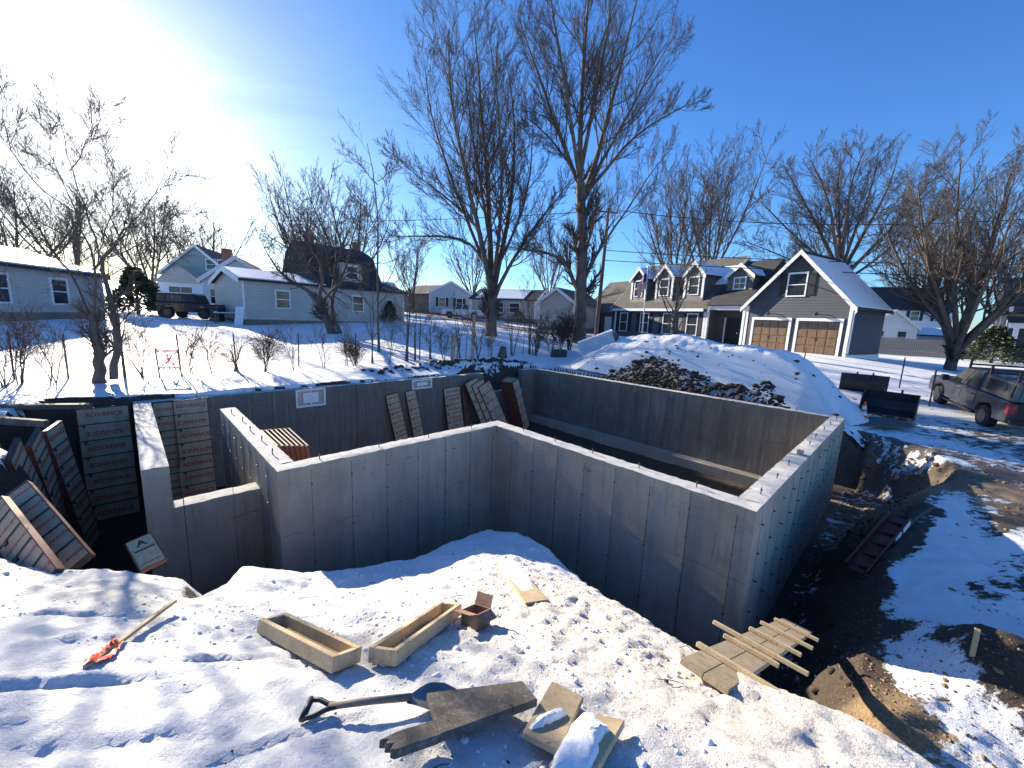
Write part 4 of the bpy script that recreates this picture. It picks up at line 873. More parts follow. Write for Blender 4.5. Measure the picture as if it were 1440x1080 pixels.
def limb_px(px, depth, rg, spread=.12):  # limb traced over the picture, at the tree's own distance, swinging towards or away from us
    k = rg.uniform(-1, 1); a0 = at_y(*px[0], depth); out = [a0]; L0 = 0
    for i in range(1, len(px)):
        q = at_y(*px[i], depth); L0 = np.linalg.norm(q-a0); out.append(at_y(*px[i], depth+k*L0*spread*3))
    return out
def px_tree(name, label, depth, limbs_px, radii, seed, levels, bark, twig, group=None, spread=.12, sink=.2):
    rg = np.random.default_rng(seed); Ls = []
    for i, l in enumerate(limbs_px): Ls.append(limb_px(l, depth, rg, 0 if i == 0 else spread))
    base = np.array(Ls[0][0]); Ls[0][0] = base-np.array([0, 0, sink]); return tree(name, label, base, Ls, radii, seed, levels, bark, twig, group)
def auto_limbs(base, h, trunk_h, spread, nl, rg, lean=(0, 0), start=.55):
    b = np.asarray(base, float); top = b+np.array([lean[0], lean[1], trunk_h]); L = [[b-np.array([0, 0, .2]), (b+top)/2+rg.normal(0, .05, 3), top]]
    for i in range(nl):
        az = 2*math.pi*(i+rg.uniform(-.3, .3))/nl; f = start+(1-start)*rg.uniform(0, 1) if i else 1.0; s = b+(top-b)*f
        sp = spread*rg.uniform(.55, 1.1)*(1 if i else .25); hh = (h-trunk_h*f)*rg.uniform(.75, 1.0) if i else h-trunk_h
        o = np.array([math.cos(az)*sp, math.sin(az)*sp, 0]); L.append([s, s+o*.45+np.array([0, 0, hh*.35]), s+o*.8+np.array([0, 0, hh*.7]), s+o+np.array([0, 0, hh])])
    return L
def auto_tree(name, label, base, h, trunk_h, spread, nl, r0, seed, bark, twig, levels, group=None, lean=(0, 0), start=.55, rl=.5):
    rg = np.random.default_rng(seed); Ls = auto_limbs(base, h, trunk_h, spread, nl, rg, lean, start)
    return tree(name, label, base, Ls, [(r0, r0*.7)]+[(r0*rl, r0*.08)]*nl, seed, levels, bark, twig, group)
def lvl(m1, m2, m3, r=.012, up=.12, a=.65, l1=.42, l2=.42, l3=.4, wd=.1, rf=.5):
    return [dict(m=m1, ratio=l1, ang=a, up=up, npts=6, wander=wd, t0=.2, rmin=r*1.4, rfac=rf), dict(m=m2, ratio=l2, ang=.6, up=up*.8, npts=4, wander=wd*1.1, t0=.15, rmin=r), dict(m=m3, ratio=l3, ang=.55, up=up*.8, npts=2, wander=wd*1.2, t0=.08, rmin=r*.8, lmin=.2)]
BK, BL, TW, TR = M['bark'], M['bark_light'], M['twig'], M['twig_red']
px_tree('maple_tree', 'tall bare multi-stemmed maple in the middle, left of the two biggest trees', 28, [
  [(690, 474), (692, 440), (693, 415), (688, 390)], [(693, 415), (680, 356), (663, 278), (651, 217), (632, 153), (628, 93), (632, 45)], [(690, 395), (690, 352), (688, 259), (679, 194), (674, 116), (667, 30)],
  [(694, 410), (700, 370), (720, 296), (723, 222), (725, 153), (716, 105)], [(696, 418), (702, 398), (734, 343), (762, 305), (799, 259)], [(680, 370), (669, 342), (637, 331), (586, 333), (545, 331)],
  [(683, 356), (674, 319), (623, 273), (586, 250), (556, 218)], [(690, 400), (705, 330), (706, 230), (699, 120), (690, 60)], [(686, 380), (660, 320), (625, 220), (600, 150), (598, 95)], [(700, 375), (735, 300), (750, 220), (748, 160)], [(690, 350), (672, 240), (655, 120), (650, 55)]],
  [(.4, .3), (.21, .03), (.23, .03), (.2, .03), (.15, .025), (.12, .02), (.1, .02), (.15, .02), (.13, .02), (.11, .02), (.12, .02)], 3, lvl(20, 10, 10, .0088, .15, .7, .35, .44, .46, .1, rf=.38), BK, TW)
px_tree('maple_tree', 'tallest bare maple, its crown cut off above, beside the leaning utility pole', 26, [
  [(814, 480), (816, 440), (817, 400), (820, 347), (818, 293), (816, 258)], [(816, 262), (816, 191), (818, 111), (827, 27), (829, -60)], [(818, 284), (833, 249), (847, 191), (869, 111), (891, 27), (902, -40)],
  [(826, 270), (838, 258), (878, 204), (922, 169), (968, 147)], [(816, 262), (789, 196), (767, 133), (744, 71), (730, 27)], [(812, 410), (809, 387), (793, 364), (767, 353), (727, 351), (705, 345)], [(817, 405), (824, 387), (847, 338), (878, 307), (900, 262), (940, 213)],
  [(817, 270), (805, 180), (790, 90), (775, 10), (768, -50)], [(818, 280), (850, 220), (895, 140), (930, 80), (948, 50)], [(817, 240), (835, 140), (855, 50), (862, -40)], [(815, 255), (790, 215), (760, 180), (738, 165)]],
  [(.42, .28), (.19, .03), (.19, .025), (.12, .02), (.15, .02), (.13, .02), (.11, .02), (.14, .025), (.13, .02), (.14, .025), (.09, .02)], 4, lvl(20, 10, 10, .0088, .15, .7, .35, .44, .46, .1, rf=.38), BK, TW)
px_tree('yard_tree', 'near bare twin-trunked tree at the left, in front of the grey ranch house', 10.6, [
  [(140, 533), (138, 490), (131, 452), (129, 440)], [(131, 452), (117, 420), (103, 380), (92, 360), (60, 349), (20, 353), (-30, 365)], [(160, 533), (164, 470), (158, 430), (148, 390), (143, 360)], [(131, 447), (136, 410), (138, 370), (120, 335), (108, 300), (90, 250), (60, 200)],
  [(143, 362), (160, 340), (190, 310), (215, 280), (235, 235)], [(139, 358), (122, 300), (98, 230), (85, 170), (78, 140)], [(143, 362), (180, 355), (225, 325), (265, 308)], [(108, 300), (70, 280), (30, 240), (5, 180), (-5, 120)], [(120, 335), (80, 330), (40, 300), (5, 280), (-40, 250)],
  [(148, 390), (175, 375), (215, 370), (245, 350)], [(98, 240), (120, 205), (140, 170), (150, 150)], [(138, 370), (150, 320), (165, 270), (160, 225)]],
  [(.135, .085), (.03, .005), (.095, .04), (.032, .005), (.022, .004), (.02, .004), (.019, .004), (.019, .004), (.019, .004), (.015, .004), (.013, .004), (.016, .004)], 5, lvl(12, 8, 8, .0042, .1, .75, .38, .42, .45, .16, rf=.28), BL, TR)
px_tree('apple_tree', 'gnarled low apple tree in front of the long sided house', 25, [
  [(468, 468), (460, 450), (452, 432), (448, 418)], [(450, 425), (430, 405), (405, 395), (385, 375), (370, 345)], [(448, 420), (458, 385), (440, 350), (420, 325), (410, 300)], [(450, 428), (470, 405), (490, 385), (510, 372)], [(478, 468), (466, 445), (465, 415), (475, 375), (470, 330), (478, 295)], [(452, 400), (425, 370), (400, 345), (375, 330)], [(466, 420), (490, 370), (495, 330), (505, 310)]],
  [(.28, .2), (.13, .02), (.14, .02), (.1, .02), (.15, .02), (.09, .02), (.1, .02)], 6, lvl(13, 7, 6, .011, .06, .85, .45, .45, .45, .24), BK, TW)
px_tree('sapling', 'tall thin sapling rising straight in front of the gambrel roofed house', 19, [[(533, 508), (532, 450), (530, 400), (532, 340), (532, 280), (531, 252), (516, 200)], [(531, 260), (510, 235), (482, 214)], [(532, 255), (550, 240), (562, 232)], [(533, 330), (512, 290), (488, 262)], [(532, 300), (548, 262), (552, 240)]],
  [(.07, .012), (.022, .008), (.018, .008), (.022, .008), (.02, .008)], 7, lvl(9, 5, 3, .007, .1, .7, .3, .4, .4), BK, TW)
# trees round the far houses
RG = np.random.default_rng(77)
def bt(px, py, Y, top_px, spread, nl, r0, seed, lab, name='street_tree', bark=BL, twig=TR, m=(12, 7, 6), trunk=.28, zb=None, start=.6, group='bare trees beyond the houses', r=None):
    b = at_y(px, py, Y); b[2] = LAND(b[0], b[1]) if zb is None else zb; top = at_y(px, top_px, Y)[2]; h = top-b[2]
    auto_tree(name, lab, b, h, h*trunk, spread, nl, r0, seed, bark, twig, lvl(*m, r=r or max(.010, Y*.00035)), group, start=start)
px_tree('oak_tree', 'broad spreading bare oak behind the slate grey garage', 50, [[(1178, 470), (1180, 430), (1182, 395), (1180, 375)], [(1182, 400), (1165, 372), (1130, 345), (1095, 310), (1070, 285)], [(1180, 385), (1160, 340), (1140, 300), (1118, 262), (1105, 240)], [(1180, 378), (1172, 330), (1168, 285), (1150, 245), (1140, 225)],
  [(1181, 380), (1188, 330), (1192, 285), (1200, 240), (1215, 212)], [(1183, 385), (1205, 345), (1228, 305), (1250, 265), (1262, 225)], [(1184, 392), (1215, 360), (1250, 325), (1285, 290), (1310, 250)], [(1184, 398), (1225, 370), (1265, 340), (1300, 320), (1325, 300)], [(1182, 400), (1150, 380), (1110, 365), (1075, 350), (1050, 340)], [(1181, 380), (1180, 320), (1178, 262), (1182, 215)], [(1182, 384), (1200, 330), (1225, 270), (1235, 222)]],
  [(.5, .42), (.22, .05), (.24, .05), (.24, .05), (.26, .05), (.26, .05), (.24, .05), (.18, .04), (.14, .04), (.2, .05), (.2, .05)], 11, lvl(18, 10, 10, .015, .12, .75, .36, .44, .45, .12, rf=.36), BL, TR)
bt(1338, 512, 27, 228, 5.2, 12, .34, 12, 'vase shaped bare tree beside the parked pickup truck', 'yard_tree', m=(16, 10, 10), trunk=.16, start=.35, group=None, bark=BK)
bt(940, 450, 66, 245, 7, 8, .4, 13, 'bare tree behind the left dormers of the slate grey house', m=(12, 8, 6), trunk=.3)
bt(989, 450, 68, 222, 7.5, 8, .42, 14, 'bare tree behind the middle of the slate grey house, right of the flag', m=(12, 8, 6), trunk=.3)
bt(300, 420, 75, 305, 6, 8, .35, 15, 'small bare tree behind the teal gabled house', m=(9, 6, 5))
bt(215, 420, 50, 290, 6.5, 9, .3, 16, 'bare tree just left of the teal gabled house', m=(11, 7, 6), trunk=.2)
bt(30, 420, 44, 255, 7, 9, .3, 17, 'bare tree at the far left behind the ranch house roof', m=(11, 7, 6), trunk=.2)
bt(110, 420, 48, 275, 6.5, 9, .3, 18, 'bare tree behind the ranch house, right of the roof centre', m=(11, 7, 6), trunk=.2)
bt(500, 430, 55, 262, 7, 8, .34, 19, 'bare tree behind the dark gambrel roof', m=(12, 7, 6), trunk=.25)
bt(432, 430, 58, 262, 7, 8, .34, 20, 'bare tree behind the apple tree and the gable with the chimney', m=(12, 7, 6), trunk=.25)
bt(580, 440, 60, 335, 4, 6, .2, 21, 'low bare tree beside the pale blue house', m=(9, 6, 5), trunk=.2)
bt(665, 440, 75, 330, 5, 7, .3, 22, 'bare tree behind the white parked pickup', m=(9, 6, 5), trunk=.25)
bt(1400, 480, 62, 300, 8, 9, .3, 23, 'bare tree at the far right behind the vase shaped tree', m=(12, 7, 6), trunk=.2)
bt(1280, 480, 75, 330, 8, 9, .3, 24, 'bare tree behind the white house roof', m=(10, 7, 6), trunk=.2)
bt(945, 478, 24.5, 350, 2.2, 6, .1, 25, 'slender young tree on the lawn before the dormered house', 'young_tree', m=(7, 5, 4), trunk=.45, group=None)
bt(1130, 460, 90, 330, 7, 8, .35, 26, 'far bare tree seen left of the garage gable', m=(9, 6, 5))
bt(770, 460, 85, 330, 7, 8, .35, 27, 'far bare tree between the two big maples', m=(9, 6, 5))
# saplings and brush along the back fence line
def brush(px, py, h, n, spread, seed, lab, name='sapling', zoff=0.0, r=.02, twig=TW, m=(5, 4, 3)):
    b = G(px, py); rg = np.random.default_rng(seed); Ls = []
    for i in range(n):
        az = rg.uniform(0, 6.28); sp = spread*rg.uniform(.2, 1); hh = h*rg.uniform(.7, 1); o = np.array([math.cos(az)*sp, math.sin(az)*sp*.8, 0]); s = b+rg.normal(0, .05, 3)*np.array([1, 1, 0])-np.array([0, 0, .05])
        Ls.append([s, s+o*.3+np.array([0, 0, hh*.4]), s+o+np.array([0, 0, hh])])
    D = np.hypot(b[0], b[1]); tree(name, lab, b, Ls, [(r, r*.3)]*n, seed, lvl(*m, r=max(.004, D*.0003), up=.08, a=.7, wd=.16), BK, twig, 'brush along the back fence line', n=7)
BR = [(333, 522, 1.1, 3, .3, 'stub'), (372, 523, 1.2, 7, .6, 'clump'), (415, 520, 1.6, 2, .3, 's'), (455, 518, 1.5, 2, .5, 's'), (487, 515, 2.0, 2, .3, 's'), (522, 511, 3.2, 2, .4, 's'), (570, 508, 4.2, 4, .9, 's'), (585, 507, 2.8, 2, .4, 's'), (547, 510, 2.0, 3, .5, 's'), (606, 505, 2.2, 2, .4, 's'),
   (645, 503, 2.6, 3, .8, 's'), (672, 505, 2.8, 3, .7, 's'), (720, 500, 3.2, 3, .6, 's'), (745, 498, 5.2, 3, .9, 's'), (752, 500, 2.2, 7, 1.0, 'clump'), (775, 497, 1.8, 6, .8, 'clump'), (800, 492, 2.4, 14, .9, 'red'), (788, 494, 1.6, 9, .7, 'red'), (30, 540, 1.9, 5, .9, 's'), (75, 537, 1.6, 4, .8, 's'), (198, 530, 1.5, 5, .9, 's'), (268, 527, 1.2, 4, .6, 's'), (300, 525, 1.5, 3, .5, 's'), (175, 532, 3.6, 1, .2, 's'), (690, 502, 1.6, 4, .7, 's'), (625, 507, 1.3, 4, .6, 's'), (500, 514, .8, 8, .5, 'clump'), (5, 545, 1.5, 5, .8, 's')]
for i, (px, py, h, n, sp, kind) in enumerate(BR):
    where = ['behind the rear wall'][0]
    lab = {'stub': 'snapped young trunk with a few shoots on the snow behind the rear wall', 'clump': 'dense twiggy bush on the fence line', 'red': 'reddish dense bush at the foot of the tallest maple', 's': 'bare young sapling on the fence line'}[kind]
    side = 'left of the stub wall' if px < 320 else 'left of the small basement window' if px < 580 else 'between the big maples' if px > 700 else 'below the left big maple'
    rank = sorted(q[0] for q in BR if (q[5] == 's') == (kind == 's')).index(px)
    lab = ('bare young sapling, '+ORD[rank]+' from the left along the back fence line') if kind == 's' else lab if kind == 'stub' else lab+', '+ORD[rank]+' bush from the left'
    brush(px, py, h, n, sp, 200+i, lab, 'bush' if kind in ('clump', 'red') else 'sapling', r=.035 if kind == 'stub' else .03 if h > 2 else .014, twig=TR if kind == 'red' else TW, m=(7, 5, 3) if kind in ('clump', 'red') else (6, 4, 3))
# evergreens
def evergreen(name, label, base, h, w, seed, n=1600, col='needle'):
    rg = np.random.default_rng(seed); base = np.asarray(base, float); root = empty(name, base, label=label, cat='shrub' if h < 2.6 else 'tree')
    MB().tube([base-np.array([0, 0, .2]), base+np.array([0, 0, h*.9])], [w*.06, .02], 7).build('trunk', BK, root, True)
    f = rg.uniform(.03, 1, n)**.8; az = rg.uniform(0, 6.28, n); rad = w*(1-f*.9)*rg.uniform(.45, 1.05, n)*(1+.25*np.sin(az*3+f*9)); c = np.stack([np.cos(az)*rad, np.sin(az)*rad, f*h], 1)+base
    sz = h*.055*rg.uniform(.6, 1.5, n); d = nrm(np.stack([np.cos(az), np.sin(az), rg.normal(-.1, .35, n)], 1)+rg.normal(0, .35, (n, 3))); u = nrm(np.cross(d, rg.normal(0, 1, (n, 3))))
    v = np.stack([c-d*sz[:, None], c+u*sz[:, None]*.35, c+d*sz[:, None]*1.2, c-u*sz[:, None]*.35], 1).reshape(-1, 3); fc = np.arange(n*4).reshape(n, 4)
    link('crown', np_mesh('crown', v, fc, [M[col]]), root, True)
M['needle'] = simple('needles', (.025, .045, .025), (.07, .09, .045), 3, .8, 0)
b = at_y(195, 440, 32); b[2] = LAND(b[0], b[1]); evergreen('evergreen_bush', 'round dark evergreen bush left of the black off-road car', b, 3.6, 2.2, 1, 2600)
b = at_y(548, 455, 37); b[2] = LAND(b[0], b[1]); evergreen('clipped_shrub', 'small dark shrub at the right end of the long sided house', b, 1.9, 1.1, 2, 1200)
b = at_y(728, 447, 52); b[2] = LAND(b[0], b[1]); evergreen('clipped_shrub', 'dark foundation shrubs in front of the tan ranch house', b, 1.7, 2.0, 3, 1400)
b = at_y(1395, 500, 37); b[2] = LAND(b[0], b[1]); evergreen('evergreen_bush', 'dark evergreen hedge bush left of the white porch columns', b, 3.4, 2.6, 4, 2600)

# ------------------------------------------------------------------ houses
def frame_house(name, label, origin, ang):
    return empty(name, origin, ang, label=label, cat='house')
def add_uv(o, scale=1.0):
    me = o.data; uv = me.uv_layers.new(name='UVMap'); co = [v.co for v in me.vertices]
    for p in me.polygons:
        nn = p.normal; u = Vector((0, 0, 1)).cross(nn)
        u = Vector((1, 0, 0)) if u.length < .05 else u.normalized(); v = nn.cross(u)
        for li in p.loop_indices: c = co[me.loops[li].vertex_index]; uv.data[li].uv = (c.dot(u)*scale, c.dot(v)*scale)
def gable_walls(root, x0, x1, y0, y1, h, rh, along, mat, z0=0.0, nm='wall', sep=True):
    if along == 'x':
        ym = (y0+y1)/2; poly = [(x0, y0, z0), (x0, y1, z0), (x0, y1, h), (x0, ym, h+rh), (x0, y0, h)]; return MB().prism(poly, (x1-x0, 0, 0)).build(nm, mat, root)
    xm = (x0+x1)/2; poly = [(x0, y0, z0), (x1, y0, z0), (x1, y0, h), (xm, y0, h+rh), (x0, y0, h)]; return MB().prism(poly, (0, y1-y0, 0)).build(nm, mat, root)
def gable_roof(root, x0, x1, y0, y1, h, rh, along, mat, ov=.35, th=.14, snow=None, nm='roof', trim='white_paint'):
    """two slabs over the gable, with rake boards; snow = set of sides that carry a blanket"""
    out = []
    if along == 'x':
        m = (y0+y1)/2; sl = rh/(m-y0)
        for sgn, ye in ((-1, y0), (1, y1)):
            e = ye+sgn*ov; ze = h-ov*sl; P = [(x0-ov, e, ze), (x1+ov, e, ze), (x1+ov, m, h+rh), (x0-ov, m, h+rh)]
            P = [(a, b+0.0, c+.03) for a, b, c in P]; o = MB().prism(P, (0, 0, th)).build(nm, mat, root); add_uv(o); out.append(o)
            if snow and sgn in snow:
                f = snow[sgn]; g = lambda k: (e+(m-e)*k, ze+(h+rh-ze)*k); (ya, za), (yb, zb) = g(f[0]), g(f[1]); s0, s1 = x0-ov+.05+(x1-x0)*f[2], x0+ov-.05+(x1-x0)*f[3]
                MB().prism([(s0, ya, za+.03+th), (s1, ya, za+.03+th), (s1, yb, zb+.03+th), (s0, yb, zb+.03+th)], (0, 0, .09)).build('roof_snow', M['snow'], o, bevel=.03)
        for xe in (x0-ov-.03, x1+ov):
            for sgn, ye in ((-1, y0), (1, y1)):
                e = ye+sgn*ov; ze = h-ov*sl; MB().prism([(xe, e, ze-.14), (xe, m, h+rh-.14), (xe, m, h+rh+.2), (xe, e, ze+.2)], (.03, 0, 0)).build('rake_board', M[trim], root)
    else:
        m = (x0+x1)/2; sl = rh/(m-x0)
        for sgn, xe in ((-1, x0), (1, x1)):
            e = xe+sgn*ov; ze = h-ov*sl; P = [(e, y0-ov, ze+.03), (e, y1+ov, ze+.03), (m, y1+ov, h+rh+.03), (m, y0-ov, h+rh+.03)]; o = MB().prism(P, (0, 0, th)).build(nm, mat, root); add_uv(o); out.append(o)
            if snow and sgn in snow:
                f = snow[sgn]; g = lambda k: (e+(m-e)*k, ze+(h+rh-ze)*k); (xa, za), (xb, zb) = g(f[0]), g(f[1]); s0, s1 = y0-ov+.05+(y1-y0)*f[2], y0+ov-.05+(y1-y0)*f[3]
                MB().prism([(xa, s0, za+.03+th), (xa, s1, za+.03+th), (xb, s1, zb+.03+th), (xb, s0, zb+.03+th)], (0, 0, .09)).build('roof_snow', M['snow'], o, bevel=.03)
        for ye in (y0-ov-.03, y1+ov):
            for sgn, xe in ((-1, x0), (1, x1)):
                e = xe+sgn*ov; ze = h-ov*sl; MB().prism([(e, ye, ze-.14), (m, ye, h+rh-.14), (m, ye, h+rh+.2), (e, ye, ze+.2)], (0, .03, 0)).build('rake_board', M[trim], root)
    return out
def window(root, p, right, out, w, h, shutters=None, trim='white_paint', mull=1, sash=True, nm='window'):
    """p = centre of the opening on the wall face (local), right and out unit vectors"""
    p, right, out = (np.asarray(q, float) for q in (p, right, out)); up = np.array([0, 0, 1.]); e = .09; c = p-right*w/2-up*h/2
    mb = MB(); B = lambda a, b, c0, d: mb.obox(c+right*a+up*c0-out*.02, right*(b-a), out*.09, up*(d-c0))
    B(-e, w+e, h, h+e*1.3); B(-e, w+e, -e, 0); B(-e, 0, 0, h); B(w, w+e, 0, h)
    if sash: B(0, w, h/2-.03, h/2+.03)
    for i in range(1, mull): B(w*i/mull-.02, w*i/mull+.02, 0, h/2-.03 if sash else h); sash and B(w*i/mull-.02, w*i/mull+.02, h/2+.03, h)
    wo_ = mb.build(nm, M[trim], root)
    MB().obox(c+out*.012, right*w, out*.012, up*h).build('pane', M['glass'], wo_)
    if shutters:
        for k in (-1, 1):
            a = -e-.03-w*.42 if k < 0 else w+e+.03; MB().obox(c+right*a+up*(-.02)-out*.01, right*w*.42, out*.06, up*(h+.08)).build('shutter', M[shutters], root)
    return wo_
def ang_of(d): return math.atan2(d[1], d[0])
FRONT = dict(right=(1, 0, 0), out=(0, -1, 0)); 
def win_front(root, x, y, z, w, h, **k): return window(root, (x, y, z), (1, 0, 0), (0, -1, 0), w, h, **k)
def win_side(root, x, y, z, w, h, sgn=1, **k): return window(root, (x, y, z), (0, sgn, 0), (sgn, 0, 0), w, h, **k)
# --- the slate house with garage. Local x runs from its right corner away along the street, but seen from the street: use x to the LEFT
R0 = np.array([22.5, 27.0]); hz0 = .62
# local frame: +x along -HOUSE_D (towards us/right), +y into the house, so the front faces -y
hx = -HOUSE_D; HS = frame_house('slate_house', 'slate grey dormered house with white trim and two wooden garage doors', (*R0, hz0), ang_of(hx))
GW = 7.0
gable_walls(HS, -GW, 0, 0, 5.6, 3.45, 3.75, 'y', M['siding_slate'], 0)
gable_roof(HS, -GW, 0, 0, 5.6, 3.45, 3.75, 'y', M['shingle_dark'], .35, snow={1: (.02, .9, 0, 1)})
for x in (-GW-.02, -.16): MB().box(x, x+.18, -.03, .0, 0, 3.45).build('corner_board', M['white_paint'], HS)
MB().box(0, .03, 0, .16, 0, 3.3).build('corner_board', M['white_paint'], HS)
MB().box(-GW, 0, -.08, -.02, -.25, .0).build('foundation_course', M['stone_base'], HS); MB().box(.0, .06, 0, 5.6, -.3, .12).build('skirt_board', M['white_paint'], HS)
win_front(HS, -GW/2-.1, 0, 4.95, 1.15, 1.55, shutters='black')
MB().tube([(.12, -.3, 3.25), (.25, -.1, 3.1), (.08, .1, 2.8), (.08, .1, .2)], .045, 6).build('downspout', M['white_paint'], HS, smooth=True)
for gi, (xa, xb) in enumerate(((-6.3, -3.75), (-3.1, -.55))):
    d_ = MB(); 
    g = MB().box(xa, xb, -.015, .02, 0, 2.35).build('garage_door', M['garage_wood'], HS)
    for k in range(4):
        for j in range(4):
            a = xa+.06+(xb-xa-.12)*j/4; MB().box(a+.03, a+(xb-xa-.12)/4-.03, -.045, -.0155, .05+k*.58, .05+k*.58+.5).build('door_panel', M['garage_wood'] if k < 3 else M['black'], g, bevel=.012)
    for x in (xa-.17, xb): MB().box(x, x+.17, -.06, .0, 0, 2.35).build('door_trim', M['white_paint'], HS)
    MB().box(xa-.17, xb+.17, -.065, .0, 2.35, 2.55).build('door_trim', M['white_paint'], HS)
    MB().box((xa+xb)/2-.1, (xa+xb)/2+.1, -.05, -.046, .95, 1.15).build('door_handle', M['black'], g)
    lamp = MB().tube([((xa+xb)/2-.15, 0, 2.85), ((xa+xb)/2-.15, -.2, 3.0), ((xa+xb)/2-.15, -.35, 2.88)], .025, 6); lamp.lathe([(.05, 2.9), (.15, 2.78), (.16, 2.74)], 10, ((xa+xb)/2-.15, -.35, 0)); lamp.build('barn_lamp', M['black'], HS)
# entry porch between garage and main block
MB().box(-10.6, -GW-.001, 1.6, 6.5, 0, 3.4).build('entry_wall', M['siding_taupe'], HS)
MB().box(-10.6, -GW-.03, -.1, 1.6, -.2, .1).build('porch_floor', M['stone_base'], HS)
dr = MB().box(-9.6, -8.2, 1.52, 1.6, .1, 2.5).build('entry_door', M['black'], HS); MB().box(-8.5, -8.42, 1.48, 1.52, 1.1, 1.25).build('handle', M['white_paint'], dr)
for x in (-9.75, -8.2): MB().box(x, x+.14, 1.5, 1.6, .1, 2.5).build('door_trim', M['white_paint'], HS)
for x in (-10.55, -GW-.3): MB().box(x, x+.2, -.05, .15, .1, 3.1).build('porch_column', M['white_paint'], HS)
MB().box(-10.7, -GW-.03, -.1, .1, 3.1, 3.45).build('porch_beam', M['white_paint'], HS)
o = MB().prism([(-10.5, -.4, 3.5), (-10.5, 4.6, 7.7), (-10.5, 9.4, 3.5)], (3.44, 0, 0)).build('roof', M['shingle_dark'], HS); add_uv(o)
# main block
XM0, XM1 = -21.8, -10.6
gable_walls(HS, XM0, XM1, 0, 9.6, 3.4, 4.7, 'x', M['siding_taupe'])
gable_roof(HS, XM0, XM1, 0, 9.6, 3.4, 4.7, 'x', M['shingle_grey'], .4, snow={-1: (.45, .8, .82, 1)})
MB().box(XM0, XM1, -.5, -.36, 2.95, 3.2).build('frieze_board', M['white_paint'], HS)
for x in (XM0, XM1-.2): MB().box(x, x+.2, -.04, 0, 0, 2.95).build('corner_board', M['white_paint'], HS)
for x in (-11.9, -14.6, -17.5, -20.4): win_front(HS, x, 0, 1.75, 1.0, 1.85, shutters='black')
for x in (-12.4, -15.7, -19.0):
    dw = 2.1; gable_walls(HS, x-dw/2, x+dw/2, .35, 4.2, 6.25, 1.1, 'y', M['siding_taupe'], 3.7, 'dormer_wall'); gable_roof(HS, x-dw/2, x+dw/2, .35, 4.2, 6.25, 1.1, 'y', M['shingle_dark'], .18, .1, snow={1: (.05, .95, 0, .9)}, nm='dormer_roof')
    for sx in (-dw/2, dw/2-.22): MB().box(x+sx, x+sx+.22, .31, .35, 4.2, 6.25).build('corner_board', M['white_paint'], HS)
    win_front(HS, x, .35, 5.3, .95, 1.5)
x = -8.6; gable_walls(HS, x-1.1, x+1.1, 1.2, 5, 6.0, .9, 'y', M['siding_taupe'], 4.6, 'dormer_wall'); gable_roof(HS, x-1.1, x+1.1, 1.2, 5, 6.0, .9, 'y', M['shingle_dark'], .2, .1, snow={1: (.05, .7, .1, .8)}, nm='dormer_roof'); win_front(HS, x, 1.2, 5.4, .9, .85, mull=2)
# lower left wing
gable_walls(HS, -27.5, XM0, .8, 8.5, 3.0, 3.6, 'x', M['siding_taupe'], nm='wing_wall'); gable_roof(HS, -27.5, XM0-.42, .8, 8.5, 3.0, 3.6, 'x', M['shingle_grey'], .35, nm='wing_roof')
win_front(HS, -26.0, .8, 1.7, 1.0, 1.8, shutters='black'); MB().box(-24.2, -23.1, .74, .8, .1, 2.3).build('side_door', M['white_paint'], HS)
# --- neighbours
def simple_house(name, lab, pL, pR, z, depth, h, rh, wall_m, roof_m, snow=None, wins=(), along='x', base=.35, chimney=None, ov=.3):
    """pL, pR: ground points of the visible wall, left and right as we see it"""
    pL, pR = np.array(pL[:2]), np.array(pR[:2]); d = pR-pL; Lh = np.linalg.norm(d); r = frame_house(name, lab, (*pL, z), ang_of(d))
    gable_walls(r, 0, Lh, 0, depth, h, rh, along, M[wall_m], base)
    MB().box(.02, Lh-.02, .02, depth-.02, -.6, base).build('foundation_course', M['stone_base'], r)
    gable_roof(r, 0, Lh, 0, depth, h, rh, along, M[roof_m], ov, snow=snow)
    for wv in wins:
        x, zc, w, hh = wv[:4]; win_front(r, x if x > 0 else Lh+x, 0, zc, w, hh, shutters=wv[4] if len(wv) > 4 else None)
    for x in (-.02, Lh-.1): MB().box(x, x+.12, -.03, 0, base, h).build('corner_board', M['white_paint'], r)
    if chimney: cx_, cy_, cz_ = chimney; MB().box(cx_, cx_+.7, cy_, cy_+.7, h, cz_).build('chimney', M['brick'], r, bevel=.02)
    return r
simple_house('ranch_house', 'long grey sided ranch house with a snowy roof at the left edge', (-24.2, 16.5), (-26.7, 26.1), 1.2, 8.5, 2.6, 1.25, 'siding_grey', 'shingle_dark', {-1: (.02, .97, 0, 1)}, [(-3.4, 1.5, 1.0, 1.3), (3.0, 1.5, 1.0, 1.3)])
lh = simple_house('long_house', 'long grey sided house with a dark gambrel roof behind the apple tree', (-19.4, 28.7), (-10.7, 38.7), 1.05, 7.5, 3.1, .9, 'siding_grey', 'shingle_dark', {-1: (.02, .95, 0, .42)}, [(2.6, 1.9, .9, 1.2), (8.6, 1.9, .9, 1.2)])
Lw = 13.25
o = MB().prism([(5.0, -.1, 3.15), (5.0, 2.0, 6.2), (5.0, 3.9, 7.0), (5.0, 5.8, 6.2), (5.0, 7.6, 3.15)], (6.2, 0, 0)).build('gambrel_roof', M['shingle_dark'], lh); add_uv(o)
MB().box(7.4, 9.2, .3, 2.2, 3.6, 5.3).build('dormer', M['siding_grey'], lh); win_front(lh, 8.3, .3, 4.5, .9, 1.0); MB().prism([(7.2, .1, 5.3), (9.4, .1, 5.3), (9.4, 2.4, 6.0), (7.2, 2.4, 6.0)], (0, 0, .1)).build('dormer_roof', M['shingle_dark'], lh)
